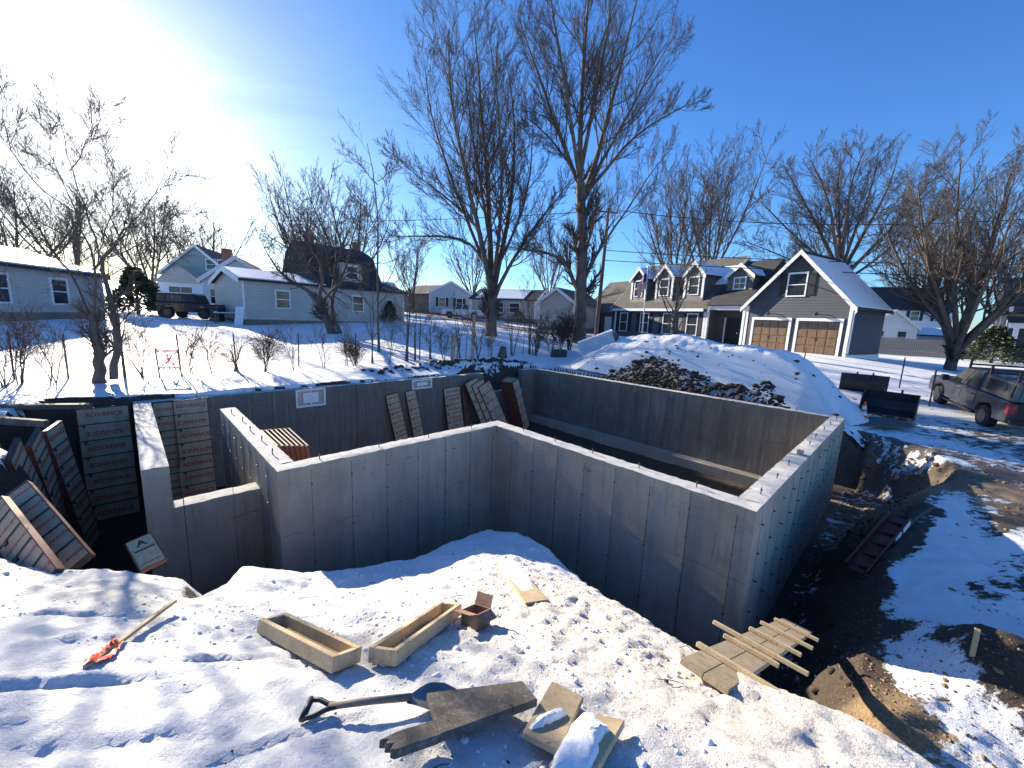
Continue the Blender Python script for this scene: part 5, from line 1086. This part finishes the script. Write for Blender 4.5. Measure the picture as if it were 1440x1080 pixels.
MB().box(6.0, 6.6, 3.6, 4.2, 6.7, 7.9).build('chimney', M['brick'], lh); MB().box(10.3, 10.8, 3.6, 4.1, 6.7, 7.7).build('chimney', M['brick'], lh)
a = at_y(288, 440, 35); b = at_y(384, 440, 37); simple_house('gabled_house', 'pale gabled house with a brick chimney and snow on its left roof', a, b, LAND(a[0], a[1])-.2, 9, 3.3, 2.0, 'siding_white', 'shingle_dark', {-1: (.02, .98, 0, 1)}, [(1.0, 1.9, .9, 1.2)], 'y', chimney=(1.2, 1.5, 6.2))
a = at_y(232, 435, 47); b = at_y(330, 435, 49); tg = simple_house('teal_house', 'teal gabled house behind the black off-road car', a, b, LAND(a[0], a[1])-.1, 9, 4.2, 3.2, 'siding_teal', 'shingle_grey', None, [(5.0, 5.4, .9, 1.1), (6.2, 5.4, .9, 1.1), (1.6, 2.2, .9, 1.3)], 'y')
MB().box(.6, 4.8, -2.2, 0, 0, 3.1).build('front_room', M['siding_white'], tg); o = MB().prism([(.3, -2.5, 3.0), (5.1, -2.5, 3.0), (2.7, -2.5, 5.0)], (0, 2.6, 0)).build('front_gable', M['siding_tan'], tg); window(tg, (2.7, -2.2, 1.9), (1, 0, 0), (0, -1, 0), 2.2, 1.3, mull=2, sash=False)
a = at_y(527, 440, 55); b = at_y(562, 440, 57); simple_house('cream_house', 'small cream house seen past the right end of the long house', a, b, LAND(a[0], a[1]), 7, 2.9, 1.6, 'siding_cream', 'shingle_grey', {-1: (.05, .95, 0, 1)}, [(1.6, 1.8, .9, 1.2)], 'x')
a = at_y(604, 440, 62); b = at_y(662, 441, 64); simple_house('blue_house', 'pale blue gabled house with black shuttered windows behind the white pickup', a, b, LAND(a[0], a[1])-.1, 10, 3.4, 1.7, 'siding_blue', 'shingle_dark', None, [(1.9, 2.0, .9, 1.3, 'black'), (4.6, 2.0, .9, 1.3, 'black')], 'y')
a = at_y(567, 440, 66); b = at_y(604, 440, 62.5); simple_house('brown_house', 'low brown wing left of the pale blue house', a, b, LAND(a[0], a[1])-.1, 7, 3.0, 1.5, 'siding_taupe', 'shingle_dark', None, [(2.0, 1.9, .9, 1.2)], 'x')
a = at_y(662, 446, 58); b = at_y(752, 450, 55); simple_house('tan_ranch', 'tan ranch house with a snowy roof between the two big maples', a, b, LAND(a[0], a[1])-.2, 8, 2.9, 1.5, 'siding_tan', 'shingle_dark', {-1: (.02, .9, .1, .8)}, [(4.5, 1.8, .9, 1.3), (6.6, 1.8, 1.4, 1.2)], 'x')
a = at_y(757, 458, 44); b = at_y(806, 460, 42); simple_house('small_gable', 'small tan gabled house just left of the tallest maple trunk', a, b, LAND(a[0], a[1])-.1, 9, 3.0, 1.4, 'siding_tan', 'shingle_grey', None, [], 'y')
a = at_y(1196, 490, 66); b = at_y(1330, 492, 62); wh = simple_house('white_house', 'white house with a dark roof behind the wooden fence', a, b, .0, 9, 6.2, 3.6, 'siding_white', 'shingle_dark', None, [(7.4, 5.2, 1.0, 1.4, 'black'), (-1.6, 5.2, 1.0, 1.4, 'black')], 'x')
a2 = at_y(1216, 490, 56); b2 = at_y(1284, 492, 54); simple_house('white_wing', 'low white gabled wing in front of the white house', a2, b2, .0, 8, 3.2, 2.2, 'siding_white', 'shingle_grey', None, [(1.3, 1.9, .9, 1.5), (-1.5, 1.9, .9, 1.5)], 'y')
a = at_y(1286, 490, 57); b = at_y(1335, 492, 55); simple_house('garden_shed', 'grey shed with a snowy roof right of the white wing', a, b, .0, 4, 2.3, .9, 'siding_grey', 'shingle_dark', {-1: (.02, .95, 0, 1)}, [], 'x')
# porch house at the right edge
pr = at_y(1412, 500, 40); ph = frame_house('porch_house', 'house with tall white porch columns cut off by the right edge', (pr[0], pr[1], .05), ang_of((.75, -.66)))
MB().box(.2, 12, 1.9, 9, 0, 5.6).build('wall', M['siding_slate'], ph); MB().box(0, 12, 0, 1.9, -.3, .2).build('porch_floor', M['stone_base'], ph)
for x in (.25, 1.4, 3.2, 5.0): MB().box(x, x+.32, .1, .42, .2, 3.3).build('porch_column', M['white_paint'], ph, bevel=.02)
MB().box(-.1, 12, 0, .5, 3.3, 3.8).build('porch_beam', M['white_paint'], ph); o = MB().prism([(-.3, -.3, 3.82), (12, -.3, 3.82), (12, 2.2, 5.0), (-.3, 2.2, 5.0)], (0, 0, .12)).build('porch_roof', M['shingle_dark'], ph); add_uv(o)
o = MB().prism([(-.2, 1.5, 5.6), (-.2, 9.4, 5.6), (-.2, 5.4, 8.6)], (12, 0, 0)).build('roof', M['shingle_dark'], ph); add_uv(o)
MB().box(-.02, .2, 1.85, 2.1, 0, 5.6).build('corner_board', M['white_paint'], ph)

# ------------------------------------------------------------------ board fence
f0 = at_z(1200, 494, .05); f1 = at_z(1385, 508, -.05); fe = empty('board_fence', f0, label='tall grey wooden board fence in front of the white house', cat='fence')
d = f1-f0; ln = math.hypot(d[0], d[1]); d = d/ln; nb = int(ln/.155); bm_ = once('fboard', lambda: MB().box(-.072, .072, -.012, .012, -.1, 1.85).mesh('board', M['fence_wood']))
an = ang_of(d)
for i in range(nb):
    p = f0+d*(i+.5)*.155; o = link('board', bm_, fe); o.matrix_parent_inverse = MW[fe.name].inverted(); o.matrix_basis = Matrix.Translation((p[0], p[1], p[2]+random.uniform(-.02, .02))) @ Matrix.Rotation(an, 4, 'Z')
for z in (.4, 1.5): MB().bar(f0+np.array([-d[1], d[0], 0])*.05+np.array([0, 0, z]), f1+np.array([-d[1], d[0], 0])*.05+np.array([0, 0, z]), .05, .09).build('rail', M['fence_wood'], fe, True)

# ------------------------------------------------------------------ vehicles
def car_paint(name, c, rough=.3, metal=.3):
    m, nt, bs = new_mat(name); n = noise(nt, 2, 4); nt.links.new(ramp(nt, n, [(.3, c), (.75, tuple(x*1.25 for x in c))]), bs.inputs['Base Color'])
    bs.inputs['Roughness'].default_value = rough; bs.inputs['Metallic'].default_value = metal; bs.inputs['Coat Weight'].default_value = .4; return m
M['paint_grey'] = car_paint('paint_dark_grey', (.035, .042, .045)); M['paint_white'] = car_paint('paint_white', (.6, .61, .63), .35, .1); M['paint_black'] = car_paint('paint_black', (.018, .018, .02), .4, .1)
M['chrome'] = simple('chrome', (.45, .45, .46), (.6, .6, .6), 6, .25, 0, metal=.9); M['tail'] = simple('tail_lamp', (.38, .02, .03), (.55, .05, .06), 9, .2, 0); M['rim'] = simple('wheel_rim', (.05, .05, .052), (.10, .10, .105), 9, .35, 0, metal=.7)
def profile_mesh(name, pts, y0, y1, mat, root, bevel=.04, world=False):
    return MB().prism([(x, y0, z) for x, z in pts], (0, y1-y0, 0)).build(name, mat, root, bevel=bevel, smooth=False)
def arch(cx, r, z0, n=9): return [(cx+r*math.cos(a), z0+r*math.sin(a)) for a in np.linspace(math.pi, 0, n)]
def wheel(root, x, y, r, w, side):
    ty = MB(); prof = [(r*.62, -w/2), (r*.93, -w/2), (r, -w*.32), (r, w*.32), (r*.93, w/2), (r*.62, w/2)]; ty.lathe(prof, 22); me = ty.mesh('tyre', M['rubber'], smooth=False, bevel=0)
    mw = Matrix.Translation((x, y, r)) @ Matrix.Rotation(math.pi/2, 4, 'X'); wh_ = link('wheel', me, root, mw=mw)
    rm = MB(); k = -1 if side < 0 else 1; zf = -k*(w/2+.004)
    rm.lathe([(r*.60, zf-.012), (r*.62, zf), (r*.54, zf+.004)], 20)
    for i in range(6): a = i*math.pi/3; c, s = math.cos(a), math.sin(a); rm.obox(np.array([c*r*.1-s*(-.03), s*r*.1+c*(-.03), zf-.016]), np.array([c, s, 0])*r*.48, np.array([-s, c, 0])*.06, (0, 0, .024))
    link('rim', rm.mesh('rim', M['rim']), wh_)
def pickup(name, label, loc, ang, paint, topper=False, rack=False, Ln=5.6, pitch=0.0):
    """local +x is forward; origin on the ground under the middle"""
    mw = Matrix.Translation(Vector(loc)) @ Matrix.Rotation(ang, 4, 'Z') @ Matrix.Rotation(-pitch, 4, 'Y'); r = empty(name, mat=mw, label=label, cat='pickup truck'); h = Ln/2; W = .96; wr = .41; xf_, xr_ = h-1.0, -h+1.3
    low = [(-h, .62), (-h+.05, .5)]+arch(xr_, .5, .45)+arch(xf_, .5, .45)+[(h-.1, .45), (h, .6), (h, .98), (h-.12, 1.12), (h-1.45, 1.2), (h-1.6, 1.18), (-h+1.9, 1.18), (-h, 1.18)]
    body = profile_mesh('body', low, -W, W, paint, r, .045)
    cab = MB(); z0, z1 = 1.17, 1.86; x0, x1, x2, x3 = h-1.55, h-2.35, -h+2.2, -h+1.95; wi = W-.05; wt = W-.22
    vs = [(x0, -wi, z0), (x0, wi, z0), (x1, -wt, z1), (x1, wt, z1), (x2, -wt, z1), (x2, wt, z1), (x3, -wi, z0), (x3, wi, z0)]; cab.v = [np.array(v) for v in vs]; cab.f = [(0, 1, 3, 2), (2, 3, 5, 4), (4, 5, 7, 6), (0, 2, 4, 6), (1, 7, 5, 3), (0, 6, 7, 1)]
    cb = cab.build('cab', paint, r, bevel=.05)
    ws = MB(); k = .1
    def quad(mb, pts, off):   # thin pane over a face
        P_ = [np.array(p) for p in pts]; c = sum(P_)/4; P_ = [c+(p-c)*.86 for p in P_]; nn = np.cross(P_[1]-P_[0], P_[2]-P_[0]); nn /= np.linalg.norm(nn); nn = nn if nn@off > 0 else -nn; mb.prism([p+nn*.004 for p in P_], nn*.012)
    quad(ws, [vs[0], vs[1], vs[3], vs[2]], np.array([1., 0, .3])); ws.build('windscreen', M['glass'], cb)
    for sg in (0, 1):
        A, B_, C_, D_ = (np.array(vs[i+sg]) for i in (0, 2, 4, 6)); mA, mB = A*.52+D_*.48, B_*.5+C_*.5; off = np.array([0, -1. if sg == 0 else 1., .2])
        for q in ([A, mA, mB, B_], [mA, D_, C_, mB]): mb = MB(); quad(mb, q, off); mb.build('side_window', M['glass'], cb)
    mb = MB(); quad(mb, [vs[6], vs[7], vs[5], vs[4]], np.array([-1., 0, .2])); mb.build('rear_window', M['glass'], cb)
    for sg in (-1, 1):
        for (xa, xb) in ((h-1.62, h-2.68), (h-2.72, -h+1.98)): MB().box(min(xa, xb), max(xa, xb), sg*W-.004 if sg > 0 else -W-.008, sg*W+.008 if sg > 0 else -W+.004, .62, 1.14).build('door', paint, r, bevel=.01)
        for xa in (h-2.6, -h+2.1): MB().box(xa, xa+.18, sg*(W+.018)-.012, sg*(W+.018)+.012, 1.0, 1.04).build('door_handle', M['black'], r)
        MB().box(h-1.75, h-1.55, sg*(W+.14)-.1, sg*(W+.14)+.1, 1.16, 1.38).build('mirror', M['black'], r, bevel=.02)
        MB().box(-h-.012, -h+.14, sg*(W-.07)-.09, sg*(W-.07)+.09, .82, 1.12).build('tail_lamp', M['tail'], r, bevel=.01)
        MB().box(h-.06, h+.012, sg*(W-.22)-.2, sg*(W-.22)+.2, .78, .98).build('headlight', M['chrome'], r, bevel=.01)
        for x in (xf_, xr_): wheel(r, x, sg*(W-.13), wr, .26, sg)
        MB().box(xr_+.6, xf_-.6, sg*(W-.02)-.06, sg*(W-.02)+.06, .36, .42).build('running_board', M['black'], r)
    MB().box(-h-.1, -h-.005, -W+.05, W-.05, .48, .66).build('rear_bumper', M['chrome'] if not topper else M['black'], r, bevel=.02); MB().box(h+.005, h+.1, -W+.05, W-.05, .46, .68).build('front_bumper', M['chrome'], r, bevel=.02)
    MB().box(-h-.008, -h+.02, -W+.2, W-.2, .7, 1.14).build('tailgate', paint if not topper else M['black'], r, bevel=.01); MB().box(h-.02, h+.02, -.6, .6, .72, 1.02).build('grille', M['black'], r)
    if topper:
        tp = MB(); tp.v = [np.array(v) for v in [(-h+1.93, -W+.04, 1.185), (-h+1.93, W-.04, 1.185), (-h+.02, W-.04, 1.185), (-h+.02, -W+.04, 1.185), (-h+1.96, -W+.16, 1.83), (-h+1.96, W-.16, 1.83), (-h+.14, W-.16, 1.83), (-h+.14, -W+.16, 1.83)]]; tp.f = [tuple(f) for f in BOXF]
        t_ = tp.build('topper', paint, r, bevel=.05)
        for sg in (-1, 1):
            mb = MB(); quad(mb, [(-h+1.93, sg*(W-.04), 1.3), (-h+.05, sg*(W-.04), 1.3), (-h+.14, sg*(W-.14), 1.75), (-h+1.93, sg*(W-.14), 1.75)], np.array([0, sg*1., .2])); mb.build('topper_window', M['glass'], t_)
        mb = MB(); quad(mb, [(-h+.02, -W+.04, 1.2), (-h+.02, W-.04, 1.2), (-h+.14, W-.16, 1.82), (-h+.14, -W+.16, 1.82)], np.array([-1., 0, .2])); mb.build('topper_hatch', M['glass'], t_)
    if rack:
        for x in (h-2.4, -h+1.9, -h+.35):
            for sg in (-1, 1): MB().box(x-.03, x+.03, sg*(W-.2)-.03, sg*(W-.2)+.03, 1.8, 2.12).build('rack_post', M['black'], r)
            MB().box(x-.03, x+.03, -W+.17, W-.17, 1.93, 1.99).build('rack_bar', M['black'], r)
    return r
rr_ = np.array([16.7, 13.6]); hd = np.array([.46, .888]); ctr = rr_+hd*1.6+np.array([hd[1], -hd[0]])*.8
tk = pickup('pickup_truck', 'dark grey pickup truck with bed topper and roof rack parked at the right', (ctr[0], ctr[1], gz(*ctr)-.02), ang_of(hd), M['paint_grey'], True, True, 5.7, math.atan2(gz(*(ctr+hd*1.6))-gz(*(ctr-hd*1.6)), 3.2))
p = at_y(651, 443, 55); pickup('pickup_truck', 'white pickup truck parked across the road before the pale blue house', (p[0], p[1], LAND(p[0], p[1])+.02), math.radians(186), M['paint_white'], False, False, 5.6)
# black off-road car
p = at_y(272, 443, 31); jp = empty('offroad_car', (p[0], p[1], LAND(p[0], p[1])), math.radians(8), label='boxy black off-road car with a snowy roof in front of the teal house', cat='car')
profile_mesh('body', [(-2, .55)]+arch(-1.25, .48, .5)+arch(1.2, .48, .5)+[(2, .55), (2.05, .95), (1.95, 1.15), (.9, 1.18), (-2, 1.18)], -.85, .85, M['paint_black'], jp, .04)
cb = profile_mesh('hard_top', [(.85, 1.18), (.55, 1.82), (-1.95, 1.84), (-2, 1.18)], -.78, .78, M['black'], jp, .05)
for a, b in ((-.15, .55), (-1.0, -.25), (-1.85, -1.1)):
    for sg in (-1, 1): MB().box(a, b, sg*.785-.008, sg*.785+.008, 1.28, 1.7).build('side_window', M['glass'], cb)
for sg in (-1, 1):
    for x in (1.2, -1.25): wheel(jp, x, sg*.76, .4, .26, sg)
    MB().box(2.0, 2.07, sg*.5-.1, sg*.5+.1, .85, 1.03).build('headlight', M['chrome'], jp, bevel=.02)
    MB().box(-2.04, -1.98, sg*.7-.07, sg*.7+.07, .85, 1.05).build('tail_lamp', M['tail'], jp)
MB().box(-1.9, .5, -.7, .7, 1.845, 1.92).build('roof_snow', M['snow'], cb, bevel=.03); wheel(jp, -2.1, 0, .38, .22, 1)
# things in the left yard
p = at_y(318, 447, 29); pt = empty('patio_table', (p[0], p[1], LAND(p[0], p[1])), .4, label='low yard table with snow on it beside the black car', cat='table')
MB().box(-.7, .7, -.4, .4, .68, .74).build('tabletop', M['lumber_old'], pt, bevel=.01); MB().box(-.66, .66, -.36, .36, .742, .8).build('snow_cap', M['snow'], pt, bevel=.03)
for x in (-.6, .52):
    for y in (-.32, .24): MB().box(x, x+.08, y, y+.08, 0, .68).build('leg', M['lumber_old'], pt)
p = at_y(305, 440, 30); MB().box(-.35, .35, -.35, .35, 0, 1.05).build('wheelie_bin', M['plastic_dark'], None, bevel=.05).matrix_world = Matrix.Translation((p[0], p[1], LAND(p[0], p[1]))); tag(bpy.data.objects['wheelie_bin'], 'dark wheelie bin between the black car and the gabled house', 'bin')
p = at_y(334, 446, 28); o = MB().obox((-.3, 0, 0), (.6, 0, 0), (0, .06, 0), (.05, .25, 1.3)).build('lattice_board', M['white_paint'], None, bevel=.01); o.matrix_world = Matrix.Translation((p[0], p[1], LAND(p[0], p[1]))); tag(o, 'pale board leaning at the left corner of the long house', 'board')

# ------------------------------------------------------------------ pole, wires, flag
pb_ = at_y(838, 470, 36); pb_[2] = LAND(pb_[0], pb_[1])-.3; ptop = at_y(856, 293, 36); up_ = empty('utility_pole', pb_, label='leaning wooden utility pole with one crossarm beside the tallest maple', cat='utility pole')
MB().tube([pb_, (pb_+ptop)/2, ptop], [.19, .16, .12], 12).build('pole', M['bark'], up_, True, smooth=True)
ca, cb_ = at_y(840, 296, 36), at_y(870, 299, 36); MB().bar(ca+np.array([0, .14, 0]), cb_+np.array([0, .14, 0]), .1, .12).build('crossarm', M['lumber_old'], up_, True)
for f in (.05, .5, .95): q = ca+(cb_-ca)*f+np.array([0, .14, .06]); MB().lathe([(.04, 0), (.05, .06), (.03, .14)], 8, q).build('insulator', M['steel_dark'], up_, True)
def wire(pts, lab):
    o = MB().tube(pts, .032, 5).build('power_line', M['black'], smooth=True); tag(o, lab, 'wire', 'overhead wires')
def span(p0, px1, Y1, sag, lab):
    p1 = at_y(*px1, Y1); ts = np.linspace(0, 1, 14); wire([p0*(1-t)+p1*t-np.array([0, 0, sag*4*t*(1-t)]) for t in ts], lab)
span(ca+(cb_-ca)*.95+np.array([0, .14, .2]), (1560, 300), 26, .9, 'upper overhead wire crossing the sky from the utility pole to the right')
span(at_y(852, 352, 36), (1560, 372), 26, .35, 'middle overhead wire passing over the slate house roof')
span(at_y(850, 366, 36), (1560, 394), 26, .2, 'lowest overhead wire passing over the slate house roof')
span(at_y(842, 297, 36), (300, 305), 75, .8, 'overhead wire running left from the utility pole')
fb = at_y(903, 470, 27); fb[2] = LAND(fb[0], fb[1]); ft_ = at_y(911, 377, 27); fp_ = empty('flag_pole', fb, label='white flag pole in front of the dormered house', cat='flag pole')
MB().tube([fb, ft_], [.05, .03], 8).build('pole', M['white_paint'], fp_, True, smooth=True); MB().lathe([(.02, 0), (.07, .05), (.06, .1), (.02, .13)], 8, ft_).build('finial', M['chrome'], fp_, True)
def flag_mat():
    m, nt, bs = new_mat('flag_cloth'); uv = nadd(nt, 'ShaderNodeTexCoord'); sp = nadd(nt, 'ShaderNodeSeparateXYZ'); nt.links.new(uv.outputs['UV'], sp.inputs[0])
    st_ = mathn(nt, 'GREATER_THAN', mathn(nt, 'FRACT', mathn(nt, 'MULTIPLY', sp.outputs[1], 6.5)), .5); c = mix(nt, st_, (.55, .03, .05), (.75, .74, .72))
    ca_ = mathn(nt, 'MULTIPLY', mathn(nt, 'LESS_THAN', sp.outputs[0], .4), mathn(nt, 'GREATER_THAN', sp.outputs[1], .46)); nt.links.new(mix(nt, ca_, c, (.03, .04, .16)), bs.inputs['Base Color']); bs.inputs['Roughness'].default_value = .8; return m
fv, ff = [], []; nu_, nv_ = 10, 12; fd = np.array([-.8, .3, 0])
for i in range(nu_):
    for j in range(nv_):
        u, v = i/(nu_-1), j/(nv_-1); q = ft_+np.array([0, 0, -.15-1.05*(1-v)])+(fb-ft_)/np.linalg.norm(fb-ft_)*.0; q = q+fd*u*.55+np.array([.07*math.sin(u*9+v*2), .09*math.sin(u*8), -u*.85]); fv.append(q)
for i in range(nu_-1):
    for j in range(nv_-1): k = i*nv_+j; ff.append((k, k+1, k+nv_+1, k+nv_))
mb = MB(); mb.v = fv; mb.f = ff; fo = mb.build('flag', flag_mat(), smooth=True); uvl = fo.data.uv_layers.new(name='UVMap')
for p_ in fo.data.polygons:
    for li in p_.loop_indices: vi = fo.data.loops[li].vertex_index; uvl.data[li].uv = ((vi//nv_)/(nu_-1), (vi % nv_)/(nv_-1))
tag(fo, 'red white and blue striped flag hanging limp from the white pole', 'flag')

# ------------------------------------------------------------------ site clutter behind and right of the walls
# traffic cone on the plywood sheets
cp_ = at_z(1213, 586, -.56); cn = empty('traffic_cone', (cp_[0], cp_[1], gz(cp_[0], cp_[1])+.06), label='orange traffic cone with white bands by the end of the wall', cat='traffic cone')
M['cone'] = simple('cone_orange', (.85, .07, .02), (.95, .12, .04), 6, .5, .1)
def cz(z): return .15-.125*z/.71
MB().box(-.19, .19, -.19, .19, 0, .035).build('base', M['cone'], cn, bevel=.01)
for (a, b, m_) in ((.036, .24, 'cone'), (.24, .36, 'white_paint'), (.36, .45, 'cone'), (.45, .56, 'white_paint'), (.56, .71, 'cone')): MB().lathe([(cz(a), a), (cz(b), b)], 20).build('cone_body' if m_ == 'cone' else 'white_band', M[m_], cn, smooth=False)
for i, (pO, pU, pV, lab) in enumerate((((1197, 602), (1290, 604), (1206, 591), 'plywood sheet under the traffic cone, the lower one'), ((1230, 598), (1292, 600), (1236, 589), 'plywood sheet on top, right of the traffic cone'))):
    O = at_z(*pO, -.78); u = at_z(*pU, -.78)-O; v = at_z(*pV, -.78)-O; v = v-u*(v@u)/(u@u); z = max(gz(*(O+u*f+v*g)[:2]) for f in (0, .5, 1) for g in (0, .5, 1)); O[2] = z+.004+i*.024; tag(MB().obox(O, u, v, (0, 0, .02)).build('plywood_sheet', M['lumber_old'], bevel=.003), lab, 'plywood', 'plywood sheets')
# black digger buckets
def bucket(loc, ang, w, lab, tilt=0.0):
    r = empty('digger_bucket', mat=Matrix.Translation(Vector(loc)) @ Matrix.Rotation(ang, 4, 'Z') @ Matrix.Rotation(tilt, 4, 'X'), label=lab, cat='bucket', group='black digger buckets')
    prof = [(-.45, .02), (.1, 0), (.42, .16), (.55, .5), (.5, .85)]; outer = prof; inner = [(y*.94, z*.94+.045) for y, z in prof][::-1]
    MB().prism([(-w/2, y, z) for y, z in outer+inner], (w, 0, 0)).build('shell', M['black'], r)
    for x in (-w/2-.03, w/2): MB().prism([(x, y, z) for y, z in outer+[(-.2, .7)]], (.03, 0, 0)).build('side_plate', M['black'], r)
    for i in range(5): x = -w/2+.05+i*(w-.2)/4; MB().prism([(x, -.45, .02), (x, -.45, .07), (x, -.68, .03)], (.1, 0, 0)).build('tooth', M['steel_dark'], r)
    MB().box(-.3, -.24, .5, .72, .6, .95).build('lug', M['black'], r); MB().box(.24, .3, .5, .72, .6, .95).build('lug', M['black'], r); return r
p = at_z(1257, 586, -.75); bucket((p[0], p[1]+.3, gz(p[0], p[1]+.3)), math.radians(-48), 1.5, 'black digger bucket with its mouth towards us beside the traffic cone')
p = at_z(1212, 560, -.7); bucket((p[0]+.1, p[1]+.2, gz(p[0], p[1])), math.radians(140), 1.6, 'black digger bucket half hidden behind the spoil mound')
# wire fence on steel posts at the right
wf = empty('wire_fence', at_z(1250, 552, -.6), label='sparse wire fence on dark steel posts between mound and truck', cat='fence'); posts = []
for (xa, ya, yt, z) in ((1128, 520, 488, -.2), (1263, 553, 503, -.55), (1306, 574, 520, -.68)):
    b = at_z(xa, ya, z); t = CAM+ray(xa+(ya-yt)*.2, yt)*np.linalg.norm(b-CAM); b[2] = min(b[2], gz(b[0], b[1]))-.2; MB().bar(b, t, .05).build('post', M['steel_dark'], wf, True); posts.append((b, t))
for i in range(len(posts)-1):
    for f in (.45, .7, .95): a, b = posts[i][0]*(1-f)+posts[i][1]*f, posts[i+1][0]*(1-f)+posts[i+1][1]*f; MB().tube([a, (a+b)/2-np.array([0, 0, .06]), b], .006, 4).build('wire', M['steel_dark'], wf, True)
# back-left wire fence
wl = empty('garden_fence', at_z(100, 536, .15), label='thin wire garden fence with slim posts across the left yard', cat='fence'); posts = []
for px, py in ((-60, 540), (20, 536), (96, 534), (177, 531), (255, 527), (333, 523), (420, 518), (500, 514), (585, 508), (655, 504), (735, 500)):
    b = G(px, py-2); MB().bar(b-np.array([0, 0, .2]), b+np.array([random.uniform(-.05, .05), 0, 1.25]), .03).build('post', M['steel_dark'], wl, True); posts.append(b)
for i in range(len(posts)-1):
    for z in (.1, .35, .6, .85, 1.1): MB().tube([posts[i]+np.array([0, 0, z]), (posts[i]+posts[i+1])/2+np.array([0, 0, z-.03]), posts[i+1]+np.array([0, 0, z])], .003, 3).build('wire', M['steel_dark'], wl, True)
# wooden fence posts with a brace
for (px, py, h, lab) in ((636, 507, 1.1, 'short weathered wooden post behind the rear wall'), (664, 504, 2.1, 'taller weathered wooden post behind the rear wall')):
    b = G(px, py); o = MB().bar(b-np.array([0, 0, .2]), b+np.array([.05, 0, h]), .16).build('wood_post', M['lumber_tan'], bevel=.02); tag(o, lab, 'post', 'old wooden posts')
# pink netting frame
b0, b1 = G(225, 531), G(256, 530); pk = empty('netting_frame', b0, label='small pink netting frame on two stakes on the left snow', cat='netting'); M['pink'] = simple('pink_net', (.75, .12, .2), (.9, .28, .34), 8, .6, 0)
t0, t1 = b0+np.array([-.05, 0, .85]), b1+np.array([-.06, 0, .8])
for a, b in ((b0, t0), (b1, t1)): MB().bar(a-np.array([0, 0, .15]), b+np.array([0, 0, .03]), .03).build('stake', M['lumber_old'], pk, True)
L3 = lambda f, g: (b0*(1-f)+b1*f)*(1-g)+(t0*(1-f)+t1*f)*g
for g in (.3, .36, .95, 1.0): MB().bar(L3(0, g), L3(1, g), .012, .035).build('strand', M['pink'], pk, True)
for (f0_, g0_, f1_, g1_) in ((0, .3, 1, .98), (0, .98, 1, .3), (0, .6, 1, .72), (.5, .3, .5, .98), (.2, .3, .75, .9), (.8, .3, .35, .95)): MB().bar(L3(f0_, g0_), L3(f1_, g1_), .014, .028).build('strand', M['pink'], pk, True)
# corrugated sheet propped on the mound
c0 = at_y(819, 503, 21); c1 = at_y(868, 487, 19.6); tp0 = at_y(813, 483, 21.2); cs = empty('corrugated_sheet', c0, label='pale blue corrugated sheet tilted against the left end of the mound', cat='metal sheet'); M['corr'] = simple('corrugated_metal', (.42, .5, .58), (.55, .62, .68), 2, .4, .1, metal=.3)
u = c1-c0; v = tp0-c0; nn = np.cross(u, v); nn /= np.linalg.norm(nn); vs, fs = [], []; N_ = 66
for i in range(N_+1):
    for j in (0, 1): vs.append(c0+u*i/N_+v*j+nn*.035*math.cos(i*math.pi/2))
for i in range(N_): fs.append((2*i, 2*i+2, 2*i+3, 2*i+1))
mb = MB(); mb.v = vs; mb.f = fs; so_ = mb.build('sheet', M['corr'], cs, True); md = so_.modifiers.new('thickness', 'SOLIDIFY'); md.thickness = .012
MB().prism([c0+v*1.0, c0+u+v*1.0, c0+u+v*1.0-nn*.0+np.array([0, .25, .03]), c0+v+np.array([0, .25, .03])], (0, 0, .05)).build('snow_cap', M['snow'], cs, True)
MB().prism([c0+u*1.005, c0+u*1.005+v*.95, c0+u+v*.9+np.array([.5, .9, -.1]), c0+u+np.array([.5, .9, 0])], nn*.03).build('end_sheet', M['plastic_dark'], cs, True)
# dark crate and tree stump by the rear corner
p = G(786, 503); tag(MB().obox(p+np.array([-.45, 0, 0]), (.9, .05, 0), (0, .6, 0), (0, 0, .42)).build('dark_crate', M['plastic_dark'], bevel=.02), 'dark crate on the snow left of the corrugated sheet', 'crate')
p = G(706, 503); tag(MB().tube([p-np.array([0, 0, .1]), p+np.array([.03, 0, .3]), p+np.array([.05, 0, .6])], [.3, .2, .16], 10).build('tree_stump', M['bark']), 'short dark tree stump behind the rear wall', 'stump')
